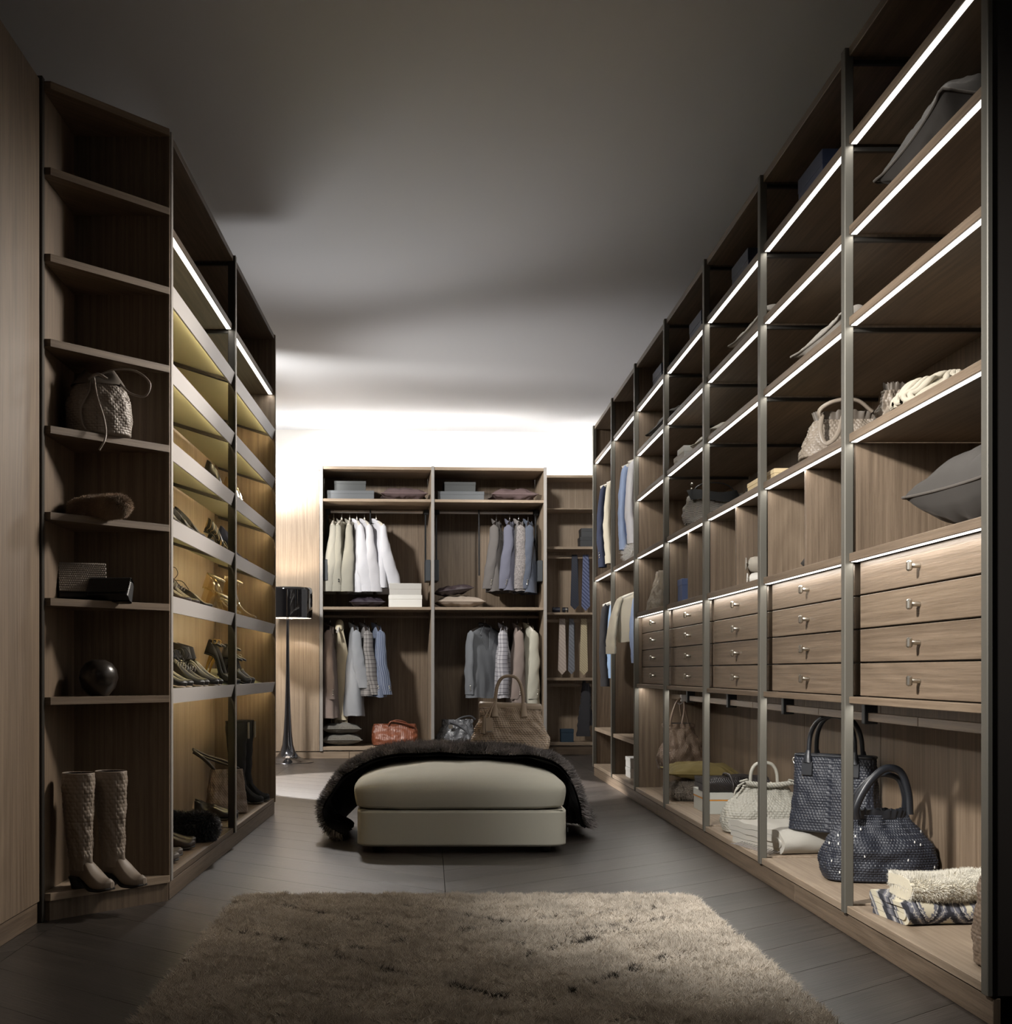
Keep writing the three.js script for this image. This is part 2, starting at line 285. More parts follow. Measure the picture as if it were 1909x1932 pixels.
// corner shelving with slanted shelf fronts, left of the shoe bays
{
  const b = thing('corner_shelving', 'dark wooden corner shelving with slanted shelf fronts at the left', 'shelving', [-1.2, 0, -4.342]);
  mesh('side_panel', bx(-0.02, 0, 0.064, 2.605, 0, 0.37, 'y'), W(), b);
  mesh('post', bx(-0.02, 0.008, 0.0, 2.612, 0.37, 0.395, 'y', 0.002), bronzeDark, b);
  mesh('back_panel', bx(-0.02, 0.322, 0.064, 2.6, 0.0005, 0.012, 'y'), W(), b);
  const out = [[0.001, 0.013], [0.323, 0.013], [0.323, 0.022], [0.026, 0.37], [0.001, 0.37]];
  for (const y of [0.086, 0.694, 1.0025, 1.269, 1.537, 1.806, 2.07, 2.338, 2.605]) {
    const g = prism(out, y - 0.023, y), p = g.attributes.position, uv = g.attributes.uv, nn = g.attributes.normal;
    for (let i = 0; i < p.count; i++) { const along = p.getX(i) * 0.65 - p.getZ(i) * 0.76; uv.setXY(i, Math.abs(nn.getY(i)) > 0.5 ? p.getX(i) * 0.76 + p.getZ(i) * 0.65 : p.getY(i), along + y); }
    mesh(y > 2.6 ? 'top_panel' : 'shelf', g, y === 0.086 ? WP() : W(), b);
  }
  const pl = prism([[0.002, 0.012], [0.318, 0.012], [0.318, 0.014], [0.02, 0.36], [0.002, 0.36]], 0, 0.062); mesh('plinth', pl, W(), b);
}
{
  const b = thing('tall_cupboard', 'tall plain walnut cupboard front at the left edge', 'cupboard', [-1.2, 0, -3.945]);
  mesh('panel', bx(-0.022, 0, 0.066, 2.6, 0.001, 2.2, 'y'), wood[2], b);
  mesh('plinth', bx(-0.03, -0.006, 0, 0.064, 0.001, 2.2, 'z'), W(), b);
}

// ------------------------------------------------------------------ rear wardrobe: two tall bays, seen from the front
const BP = [-0.973, 0, -11.37], BT = 0.06, BD = 0.56;
const rear = (x, y, z) => { const c = Math.cos(BT), s = Math.sin(BT); return [BP[0] + x * c + z * s, y, BP[2] - x * s + z * c]; };   // wardrobe coordinates to the room
{
  const b = thing('wardrobe', 'pale walnut double wardrobe with hanging clothes along the rear wall', 'wardrobe', BP, BT);
  const xs = [0, 0.992, 2.003], TW = 0.028;
  for (const x of xs) { mesh('side_panel', bx(x, x + TW, 0.066, 2.6, -BD, -0.004, 'y'), WP(), b); mesh('panel_edge', bx(x, x + TW, 0.066, 2.606, -0.004, 0, 'y', 0.001), alu, b); }
  for (let k = 0; k < 2; k++) {
    const a = xs[k] + TW, c = xs[k + 1];
    mesh('back_panel', bx(a, c, 0.066, 2.6, -BD - 0.016, -BD, 'y'), W(), b);
    mesh('top_panel', bx(a, c, 2.572, 2.6, -BD, -0.006, 'x'), WP(), b);
    for (const y of [2.311, 1.349]) mesh('shelf', bx(a, c, y - 0.025, y, -BD, -0.006, 'x'), WP(), b);
    mesh('bottom_shelf', bx(a, c, 0.072, 0.103, -BD, -0.006, 'x'), WP(), b);
    // pull-down clothes lift: rail, centre pull rod, two arms and their housings
    const rail = mesh('lift_rail', moved(lathe([[0, 0], [0.013, 0], [0.013, c - a - 0.12], [0, c - a - 0.12]], 16), 0, 0, 0, 0, 0, -Math.PI / 2), std(0xcfcac6, 0.35, { metalness: 0.5 }), b); rail.position.set(a + 0.06, 2.228, -0.28);
    for (const x of [a + 0.035, c - 0.035]) { mesh('lift_arm', bx(x - 0.008, x + 0.008, 1.7, 2.245, -0.29, -0.272, 'y', 0.002), blackMetal, b); mesh('rail_end', bx(x - 0.016, x + 0.03, 2.205, 2.25, -0.3, -0.26, 'x', 0.004), blackMetal, b); }
    for (const x of [a + 0.001, c - 0.045]) mesh('lift_housing', bx(x, x + 0.044, 1.585, 1.775, -0.3, -0.05, 'y', 0.004), std(0x3c4044, 0.45), b);
    mesh('pull_rod', tube([[a + 0.425, 2.25, -0.255], [a + 0.425, 1.95, -0.245], [a + 0.425, k ? 1.65 : 1.75, -0.24]], 0.007, 8, 8), blackMetal, b);
    mesh('hanging_rail', bx(a + 0.004, c - 0.004, 1.262, 1.286, -0.295, -0.28, 'x', 0.003), W(), b);
  }
  mesh('plinth', bx(-1.3, 0.26, 0, 0.062, -0.03, -0.014, 'x'), WP(), b); mesh('plinth', bx(0.263, 2.03, 0, 0.062, -0.03, -0.014, 'x'), WP(), b);
  const d = thing('wall_panel', 'tall plain pale walnut panel behind the floor lamp', 'panel', BP, BT);
  mesh('board', bx(-1.32, -0.003, 0.066, 2.6, -0.03, -0.006, 'y'), woodPale[0], d);
}
{
  // light channels lying on top of the wardrobe and the tie cabinet, washing the wall and the ceiling behind them
  for (const [x0, L, y, z, p, t, l] of [[-1.32, 3.3, 0, -0.3, BP, BT, 'hidden linear light lying along the top of the rear wardrobe'], [0.02, 0.9, 0, -0.2, [1.062, 0, -11.9], 0, 'short hidden linear light lying on the narrow tie cabinet']]) {
    const o = thing('cove_light', l, 'light', p, t);
    mesh('channel', bx(x0, x0 + L, 2.602, 2.625, z - 0.04, z + 0.04, 'x', 0.002), alu, o);
    mesh('light_strip', bx(x0 + 0.02, x0 + L - 0.02, 2.624, 2.632, z - 0.03, z + 0.03, 'x', 0.001), std(0xffffff, 0.6, { emissive: COVE.color, emissiveIntensity: 3 }), o).castShadow = false;
    const q = new THREE.RectAreaLight(COVE.color, COVE.radiance, L - 0.04, 0.06); q.position.set(x0 + L / 2, 2.64, z); q.lookAt(q.position.clone().add(V(0, -1, 0.32))); o.add(q);
    const f = new THREE.RectAreaLight(COVE.color, COVE.radiance * 0.3, L - 0.04, 0.05); f.position.set(x0 + L / 2, 2.66, z + 0.02); f.lookAt(f.position.clone().add(V(0, -0.55, -1))); o.add(f);   // the part of it thrown forward along the ceiling
  }
}
// narrow tie cabinet right of the wardrobe
const TX = 1.062, TZ = -11.9;
{
  const b = thing('tie_cabinet', 'narrow open tie cabinet between the wardrobe and the right-hand shelving', 'cabinet', [TX, 0, TZ]), w = 0.95, d = 0.34;
  mesh('side_panel', bx(0, 0.022, 0.07, 2.6, -d, 0, 'y'), WP(), b); mesh('side_panel', bx(w - 0.022, w, 0.07, 2.6, -d, 0, 'y'), WP(), b);
  mesh('back_panel', bx(0.022, w - 0.022, 0.07, 2.6, -d - 0.014, -d, 'y'), WP(), b);
  for (const [y, t] of [[2.6, 0.025], [2.291, 0.012], [1.935, 0.024], [1.322, 0.02], [0.715, 0.026], [0.113, 0.027]]) mesh(y > 2.5 ? 'top_panel' : 'shelf', bx(0.022, w - 0.022, y - t, y, -d, -0.004, 'x'), WP(), b);
  for (const y of [1.85, 1.25, 0.645]) mesh('tie_rail', bx(0.024, w - 0.024, y - 0.016, y + 0.016, -0.15, -0.138, 'x', 0.003), WP(), b);
  mesh('plinth', bx(0, w, 0, 0.08, -0.03, -0.015, 'x'), W(), b);
}
// ------------------------------------------------------------------ kit: soft things, boxes, bags, shoes, garments
// weave of leather strips: rounded cells in offset rows
function weave(n, m, amp) { return (u, v) => { const r = Math.floor(v * m), fu = ((u * n + (r & 1) * 0.5) % 1 + 1) % 1 * 2 - 1, fv = (v * m - r) * 2 - 1; return amp * Math.sqrt(Math.max(0, (1 - fu ** 4) * (1 - fv ** 4))); }; }
// squared ellipse
const sq = (a, e) => { const c = Math.cos(a), s = Math.sin(a); return [Math.sign(c) * Math.abs(c) ** e, Math.sign(s) * Math.abs(s) ** e]; };
const fabricBump = (f, seed = 0) => tex(256, 256, (u, v) => 0.5 + 0.25 * Math.sin(u * 6.283 * 64) * Math.sin(v * 6.283 * 64) + 0.25 * n2(u * 60 + seed, v * 60), false, [f, f], true);
const clothBump = fabricBump(1 / 0.1);
const cloth = (color, rough = 0.9, extra = {}) => phys(color, rough, { sheen: 0.3, sheenRoughness: 0.6, sheenColor: new THREE.Color(color), bumpMap: clothBump, bumpScale: 0.0004, ...extra });
const velvet = color => phys(color, 0.85, { sheen: 1, sheenRoughness: 0.35, sheenColor: new THREE.Color(color).multiplyScalar(1.6), bumpMap: clothBump, bumpScale: 0.0003 });
const leather = (color, rough = 0.42, extra = {}) => phys(color, rough, { clearcoat: 0.12, clearcoatRoughness: 0.4, ...extra });

// cushion lying flat on y = 0; w along x, d along z, t thick
function cushionGeo(w, d, t, seed, wrinkle = 0.006, res = 40) {
  const face = up => grid(res, res, (a, b) => {
    if (up) b = 1 - b;
    const u = a * 2 - 1, v = b * 2 - 1, k = 0.09, x = w / 2 * u * (1 - k * (1 - v * v)), z = d / 2 * v * (1 - k * (1 - u * u));
    let h = t / 2 * ((1 - Math.abs(u) ** 2.8) ** 0.55) * ((1 - Math.abs(v) ** 2.8) ** 0.55);
    const e = Math.min(1 - Math.abs(u), 1 - Math.abs(v)), rad = Math.hypot(u, v);
    h += wrinkle * sstep(0, 0.12, e) * (n3(x * 9, z * 9, seed + (up ? 0 : 5)) + 0.6 * n3(Math.atan2(v, u) * 4, rad * 1.5, seed) * rad);
    return [x, t / 2 * 0.86 + (up ? h : -h * 0.86) + 0.004 * n3(x * 4, z * 4, seed + 2) * rad, z];
  }, false, w, d);
  return merge([face(true), face(false)]);
}
function cushionEdge(w, d, t, r = 0.004) {
  const P = [], k = 0.09;
  for (let s = 0; s < 4; s++) for (let i = 0; i < 8; i++) { const a = i / 8 * 2 - 1, [u, v] = [[a, -1], [1, a], [-a, 1], [-1, -a]][s]; P.push([w / 2 * u * (1 - k * (1 - v * v)), t / 2 * 0.86, d / 2 * v * (1 - k * (1 - u * u))]); }
  return tube(P, r, 96, 6, true);
}
function cushion(label, pos, turn, [w, d, t], mat, seed, { tilt = [0, 0], piping = mat, group, name = 'cushion', wrinkle = 0.006 } = {}) {
  const o = thing(name, label, 'cushion', pos, turn, group), c = cushionGeo(w, d, t, seed, wrinkle), p = cushionEdge(w, d, t);
  for (const g of [c, p]) { g.rotateX(tilt[0]); g.rotateZ(tilt[1]); }
  c.computeBoundingBox(); const lift = -c.boundingBox.min.y; c.translate(0, lift, 0); p.translate(0, lift, 0);
  mesh('cover', c, mat, o); if (piping) mesh('piping', p, piping, o); return o;
}
// box with a lid
function giftBox(label, pos, turn, [w, h, d], mat, { lid = 0.36, band, group, category = 'box', name = 'storage_box', lidMat = mat } = {}) {
  const o = thing(name, label, category, pos, turn, group), hl = h * lid;
  mesh('body', bx(-w / 2 + 0.002, w / 2 - 0.002, 0, h - 0.003, -d / 2 + 0.002, d / 2 - 0.002, 'x', 0.001), mat, o);
  mesh('lid', bx(-w / 2, w / 2, h - hl, h, -d / 2, d / 2, 'x', 0.0015), lidMat, o);
  if (band) mesh('band', bx(-w / 2 + 0.0008, w / 2 - 0.0008, h - hl - 0.006, h - hl - 0.0005, -d / 2 + 0.0008, d / 2 - 0.0008, 'x', 0.0005), band, o);
  return o;
}
// cloth folded in four: a ribbon that bends back and forth, drawn out along x; front bend at +z
function foldedGeo(w, d, h, seed, rough = 0.004, layers = 4) {
  const t = h / layers, path = [], bend = (z, y0, y1, dir) => { const r = (y1 - y0) / 2; for (let i = 1; i < 8; i++) { const a = -Math.PI / 2 + i / 8 * Math.PI; path.push([z + dir * Math.abs(r) * Math.cos(a), (y0 + y1) / 2 + r * Math.sin(a)]); } };
  const line = (z0, z1, y) => { for (let i = 0; i <= 6; i++) path.push([mix(z0, z1, i / 6), y]); };
  const y = i => t * (i + 0.5), rO = 1.5 * t;
  if (layers === 4) { line(-d / 2 + 2 * t, d / 2 - rO - t / 2, y(0)); bend(d / 2 - rO - t / 2, y(0), y(3), 1); line(d / 2 - rO - t / 2, -d / 2 + t, y(3)); bend(-d / 2 + t, y(3), y(2), -1); line(-d / 2 + t, d / 2 - rO - t / 2, y(2)); bend(d / 2 - rO - t / 2, y(2), y(1), 1); line(d / 2 - rO - t / 2, -d / 2 + t, y(1)); }
  else { line(-d / 2 + t, d / 2 - t, y(0)); bend(d / 2 - t, y(0), y(1), 1); line(d / 2 - t, -d / 2 + t, y(1)); }
  const N = path.length, A = [], B = [];
  for (let i = 0; i < N; i++) { const a = path[Math.max(0, i - 1)], b = path[Math.min(N - 1, i + 1)], l = Math.hypot(b[0] - a[0], b[1] - a[1]) || 1, nx = -(b[1] - a[1]) / l, ny = (b[0] - a[0]) / l, k = t * 0.47; A.push([path[i][0] + nx * k, path[i][1] + ny * k]); B.push([path[i][0] - nx * k, path[i][1] - ny * k]); }
  const ring = [...A, ...B.reverse()], rings = [];
  for (let j = 0; j <= 24; j++) { const x = (j / 24 - 0.5) * w; rings.push(ring.map(([z, yy], i) => { const lay = i < N ? i : 2 * N - 1 - i, off = 0.008 * n2(lay * 0.07, seed) * Math.sign(x) * (Math.abs(x) / w * 2) ** 4; return [x + off, Math.max(0.0005, yy + rough * n3(x * 8, z * 8, yy * 20 + seed) * clamp(yy / h * 1.5)), z + rough * n3(x * 6, yy * 9, seed + 4)]; })); }
  const G = loft(rings, false, false), caps = [];
  for (const x of [0, 24]) { const r = rings[x], P = []; for (let i = 0; i < N - 1; i++) { const a = r[i], b = r[i + 1], c = r[2 * N - 2 - i], e = r[2 * N - 1 - i]; for (const q of x ? [a, c, b, a, e, c] : [a, b, c, a, c, e]) P.push(...q); } const g = new THREE.BufferGeometry(); g.setAttribute('position', new THREE.Float32BufferAttribute(P, 3)); g.setAttribute('uv', new THREE.Float32BufferAttribute(P.filter((_, i) => i % 3), 2)); g.computeVertexNormals(); caps.push(g); }
  const all = merge([G, ...caps]), p = all.attributes.position, uv = all.attributes.uv; for (let i = 0; i < p.count; i++) uv.setXY(i, p.getX(i), p.getZ(i) + p.getY(i)); return all;
}
function folded(label, pos, turn, [w, d, h], mat, seed, { layers = 4, rough = 0.004, group, name = 'folded_blanket', category = 'blanket' } = {}) {
  const o = thing(name, label, category, pos, turn, group); mesh('cloth', foldedGeo(w, d, h, seed, rough, layers), mat, o); return o;
}
// short hair scattered over a mesh as one stuff part
function fur(target, n, len, rad, color, seed, { droop = 0.5, vary = 0.25, lean = [0, 0, 0], name = 'fur', rough = 0.7 } = {}) {
  const r = rng(seed), g = new THREE.ConeGeometry(rad, len, 4, 3, true); g.translate(0, len / 2, 0);
  const p = g.attributes.position; for (let i = 0; i < p.count; i++) { const y = p.getY(i) / len; p.setX(i, p.getX(i) + 0.35 * len * y * y); } g.computeVertexNormals();
  const im = new THREE.InstancedMesh(g, phys(0xffffff, rough, { sheen: 0.4, sheenColor: new THREE.Color(color) }), n), q = new THREE.Quaternion(), M = new THREE.Matrix4(), pos = V(0, 0, 0), nor = V(0, 0, 0), c = new THREE.Color();
  im.name = name; im.userData.kind = 'stuff'; im.castShadow = im.receiveShadow = true;
  const s = new MeshSurfaceSampler(target); s.randomFunction = r; if (s.setRandomGenerator) s.setRandomGenerator(r); s.build();
  for (let i = 0; i < n; i++) {
    s.sample(pos, nor); const k = n3(pos.x * 14, pos.y * 14, pos.z * 14 + seed);
    nor.x += (r() - 0.5) * 0.9 + k * 0.5 + lean[0]; nor.y += (r() - 0.5) * 0.6 - droop + lean[1]; nor.z += (r() - 0.5) * 0.9 + lean[2]; nor.normalize();
    q.setFromUnitVectors(V(0, 1, 0), nor); q.multiply(new THREE.Quaternion().setFromAxisAngle(V(0, 1, 0), r() * 6.283)); const f = 0.7 + r() * 0.6; M.compose(pos, q, V(f, f, f)); im.setMatrixAt(i, M);
    c.set(color).multiplyScalar(1 + vary * (k + (r() - 0.5))); im.setColorAt(i, c);
  }
  target.parent && target.add(im); return im;
}
// bag body: rings from the base up; prof(t) -> [half width, half depth, shift x, shift z, squareness]
function evenAngle(a, b, e) {       // u -> angle, so that u runs evenly along the outline
  const T = [0], N = 720; let p = [a, 0]; for (let i = 1; i <= N; i++) { const [c, s] = sq(i / N * 2 * Math.PI, e), q = [c * a, s * b]; T.push(T[i - 1] + Math.hypot(q[0] - p[0], q[1] - p[1])); p = q; }
  return u => { const L = u * T[N]; let lo = 0, hi = N; while (hi - lo > 1) { const m = lo + hi >> 1; if (T[m] <= L) lo = m; else hi = m; } return (lo + (T[hi] > T[lo] ? (L - T[lo]) / (T[hi] - T[lo]) : 0)) / N * 2 * Math.PI; };
}
function bagGeo(h, prof, { nu = 160, nv = 60, bump, wob = 0.004, seed = 1, open = 0 } = {}) {
  const pm = prof(0.4), ang = evenAngle(pm[0], pm[1], pm[4] ?? 0.55);
  const b0 = 0.06, G = grid(nu, nv, (u, v) => {
    const t = clamp((v - b0) / (1 - b0)), base = clamp(v / b0), [hw, hd, dx, dz, e] = prof(t), [c, s] = sq(ang(1 - u), e ?? 0.55), k = v < b0 ? mix(0.02, 1, Math.sqrt(base)) : 1;
    const w = wob * sstep(0, 0.2, t) * n3(c * 2.2, t * 3.2, s * 2.2 + seed);
    return [dx + c * (hw * k + w), v < b0 ? 0.006 * (1 - Math.sqrt(Math.max(0, 1 - base * base))) : 0.006 + t * (h - 0.006), dz + s * (hd * k + w)];
  }, true);
  return bump ? displace(G, (u, v) => v < b0 ? 0 : bump(u, (v - b0) / (1 - b0)), nu, true) : G;
}
const arch = (x0, x1, y, z, rise, n = 9, lean = 0, sq2 = 0.75) => Array.from({ length: n }, (_, i) => { const a = Math.PI * (1 - i / (n - 1)), c = Math.cos(a), s = Math.sin(a); return [(x0 + x1) / 2 + (x1 - x0) / 2 * Math.sign(c) * Math.abs(c) ** sq2, y + rise * s ** 0.8, z + lean * s]; });

// shoe, toe to +x, heel at x = 0, sole on y = 0
function shoeParts({ len = 0.235, wid = 0.078, heel = 0.02, open = [0.1, 0.5], low = 0.045, back = 0.065, arch: vamp = 0.06, toe = 0.032, pointy = 0.5 }) {
  const N = 26, K = 10, rings = [], soleR = [];
  const yb = s => heel * (1 - sstep(0.2, 0.68, s)) + 0.004 + 0.006 * sstep(0.85, 1, s), half = s => wid / 2 * (0.62 + 0.38 * sstep(0.25, 0.68, s) - 0.1 * Math.exp(-((s - 0.38) ** 2) / 0.02)) * (s > 0.72 ? Math.sqrt(Math.max(0.0, 1 - ((s - 0.72) / 0.285) ** (2 + pointy))) : 1) * (s < 0.12 ? Math.sqrt(Math.max(0.0, 1 - ((0.12 - s) / 0.125) ** 2)) : 1);
  for (let i = 0; i <= N; i++) {
    const s = i / N, x = s * len, b = yb(s), w = Math.max(0.002, half(s)), inO = s > open[0] && s < open[1];
    const rim = s < open[1] ? mix(back, low, sstep(0, 0.3, s)) : mix(low, 0.016, sstep(open[1], 0.95, s)), crown = inO ? -Math.min(rim - 0.008, 0.05) * sstep(open[0], open[0] + 0.08, s) * (1 - sstep(open[1] - 0.08, open[1], s)) : (s >= open[1] ? (mix(vamp, toe, sstep(open[1], 0.92, s)) - rim) * Math.sqrt(Math.max(0, 1 - sstep(0.9, 1.02, s))) : 0.002), ring = [];
    for (let k = 0; k <= K; k++) { const a = Math.PI + k / K * Math.PI, c = Math.cos(a), q = Math.sin(a); ring.push([x, b + rim * (1 + Math.sign(q) * Math.abs(q) ** 0.45) , w * Math.sign(c) * Math.abs(c) ** 0.5 * (0.86 + 0.14 * Math.abs(q))]); }
    for (let k = 1; k < K; k++) { const f = 1 - 2 * k / K, p = inO ? 5 : 2; ring.push([x, b + rim + crown * (1 - Math.abs(f) ** p), w * f * 0.86]); }
    rings.push(ring);
    const o = 1.03; soleR.push([[x, b - 0.004, -w * o], [x, b - 0.004, w * o], [x, b + 0.003, w * o], [x, b + 0.003, -w * o]]);
  }
  return { upper: loft(rings), sole: loft(soleR), yb, half };
}
function shoe(label, pos, turn, opt, mats, group) {
  const o = thing('shoe', label, 'shoe', pos, turn, group), S = shoeParts(opt), len = opt.len ?? 0.235, hh = opt.heel ?? 0.02, tilt = opt.tilt ?? 0, at = g => { if (tilt) g.rotateZ(-tilt); return g; };
  mesh('upper', at(S.upper), mats.upper, o); mesh('sole', at(S.sole), mats.sole ?? mats.upper, o);
  if (hh > 0.012) { const r = opt.stiletto ? 0.005 : 0.02, R = opt.stiletto ? 0.012 : 0.026; mesh('heel', at(limb([[0.035, hh + 0.006, 0], [0.03, hh * 0.55, 0], [0.03, 0.0, 0]], t => mix(R, r, Math.min(1, t * 1.6)), 8, 10)), mats.heel ?? mats.sole ?? mats.upper, o); }
  if (opt.platform) mesh('platform', at(limb([[len * 0.5, 0.008, 0], [len * 0.75, 0.006, 0], [len * 0.97, 0.01, 0]], t => 0.03 * (1 - 0.3 * t * t), 8, 10, 0.5)), mats.upper, o);
  if (opt.shaft) { const g = grid(24, 8, (u, v) => { const a = u * 6.283, e = mix(1, opt.flare ?? 1.05, v); return [len * 0.2 + (0.034 * e) * Math.cos(a) - v * opt.shaft * (opt.lean ?? 0.3), (opt.low ?? 0.045) + hh * 0.9 + v * opt.shaft + 0.012 * Math.cos(a) * (1 - v) * 2, 0.027 * e * Math.sin(a)]; }, true); mesh('shaft', at(g), mats.upper, o); }
  for (const s of opt.straps ?? []) { const w = 0.026, g = tube([[s[0] - 0.026, s[1], 0], [s[0], s[1] - 0.004, -w], [s[0] + 0.03, s[1] - 0.01, 0], [s[0], s[1] - 0.004, w]], s[2] ?? 0.004, 28, 6, true); mesh('strap', at(g), mats.strap ?? mats.upper, o); if (mats.buckle) mesh('buckle', at(tube([[s[0] - 0.008, s[1] + 0.01, w + 0.004], [s[0] + 0.008, s[1] + 0.01, w + 0.004], [s[0] + 0.008, s[1] - 0.006, w + 0.004], [s[0] - 0.008, s[1] - 0.006, w + 0.004]], 0.0016, 24, 5, true)), mats.buckle, o); }
  if (opt.laces) { const P = []; for (let i = 0; i < 6; i++) { const x = len * mix(0.42, 0.68, i / 5), y = mix(0.062, 0.05, i / 5) + S.yb(0.5); P.push(tube([[x - 0.006, y - 0.01, -0.024], [x, y + 0.004, 0], [x + 0.004, y - 0.01, 0.024]], 0.0022, 8, 5)); } const x = len * 0.44, y = 0.066 + S.yb(0.5); P.push(tube([[x, y, 0], [x - 0.03, y + 0.035, 0.01], [x - 0.005, y + 0.05, 0.012], [x + 0.012, y + 0.03, 0.01], [x, y, 0]], 0.0016, 28, 5), tube([[x, y, 0], [x + 0.04, y + 0.006, 0.02], [x + 0.075, y - 0.016, 0.03]], 0.0016, 12, 5)); mesh('laces', at(merge(P)), mats.laces ?? mats.upper, o); }
  return o;
}
// tall boot, toe to +x
function boot(label, pos, turn, { h = 0.36, heel = 0.035, wid = 0.075, len = 0.22, r0 = 0.036, r1 = 0.052, woven = 0, tab = null }, mats, group) {
  const o = thing('boot', label, 'boot', pos, turn, group), S = shoeParts({ len, wid, heel, open: [0.12, 0.42], low: 0.06, back: 0.085, arch: 0.075, toe: 0.034, pointy: 0.2 });
  mesh('foot', S.upper, mats.foot, o); mesh('sole', S.sole, mats.sole, o);
  mesh('heel', limb([[0.03, heel + 0.006, 0], [0.032, heel * 0.5, 0], [0.032, 0, 0]], t => mix(0.028, 0.022, t), 6, 12), mats.sole, o);
  const y0 = heel + 0.03, sh = (u, v) => { const a = -u * 6.283, k = sstep(0, 0.9, v), r = mix(r0, r1, k), w = 0.003 * n3(Math.cos(a) * 1.5, v * 5, Math.sin(a) * 1.5 + h * 9); return [len * 0.24 - 0.01 * k + Math.cos(a) * (r * 1.12 + w + 0.012 * Math.max(0, Math.cos(a)) * (1 - sstep(0, 0.22, v))), y0 + v * (h - y0), Math.sin(a) * (r * 0.9 + w)]; };
  let g = grid(woven ? 120 : 32, woven ? 110 : 20, sh, true); if (woven) { const wv = weave(18, Math.round((h - y0) / 0.0125), 0.0026); g = displace(g, (u, v) => wv(u, v) * sstep(0.1, 0.16, v), 120, true); }
  mesh('shaft', g, mats.shaft ?? mats.foot, o);
  mesh('lining', grid(28, 3, (u, v) => { const p = sh(u, 1 - v * 0.3), cx = len * 0.24 - 0.01; return [cx + (p[0] - cx) * 0.93, p[1], p[2] * 0.93]; }, true), mats.lining ?? mats.foot, o);
  mesh('cuff', tube(Array.from({ length: 20 }, (_, i) => sh(i / 20, 0.998)), 0.0028, 60, 6, true), mats.foot, o);
  if (tab) mesh('tab', bx(len * 0.24 + r1 * 1.02, len * 0.24 + r1 * 1.17, h - 0.09, h - 0.004, -0.012, 0.012, 'y', 0.002), tab, o);
  return o;
}
// clothes hanger: hook over the rail at y = 0, arms along x
const hangerWood = std(0x2a2320, 0.5), hangerPale = std(0xd8d2c6, 0.6);
function hangerGeo() {
  return { hook: tube([[0.0, -0.075, 0], [0, -0.05, 0], [0.004, -0.03, 0], [0.02, -0.012, 0], [0.012, 0.012, 0], [-0.008, 0.015, 0], [-0.016, 0.002, 0]], 0.0022, 28, 6), arms: limb([[-0.19, -0.145, 0], [-0.12, -0.115, 0], [-0.03, -0.085, 0], [0, -0.078, 0], [0.03, -0.085, 0], [0.12, -0.115, 0], [0.19, -0.145, 0]], t => 0.008 + 0.006 * Math.abs(t - 0.5) * 2, 24, 8), neck: moved(bx(-0.009, 0.009, -0.1, -0.055, -0.007, 0.007, 'y', 0.004)) };
}
const HG = hangerGeo();
function hanger(label, pos, turn, mat, group = 'clothes hangers in the wardrobe') { const o = thing('clothes_hanger', label, 'hanger', pos, turn, group); mesh('hook', HG.hook, chrome, o); mesh('arms', HG.arms, mat, o); mesh('neck', HG.neck, mat, o); return o; }
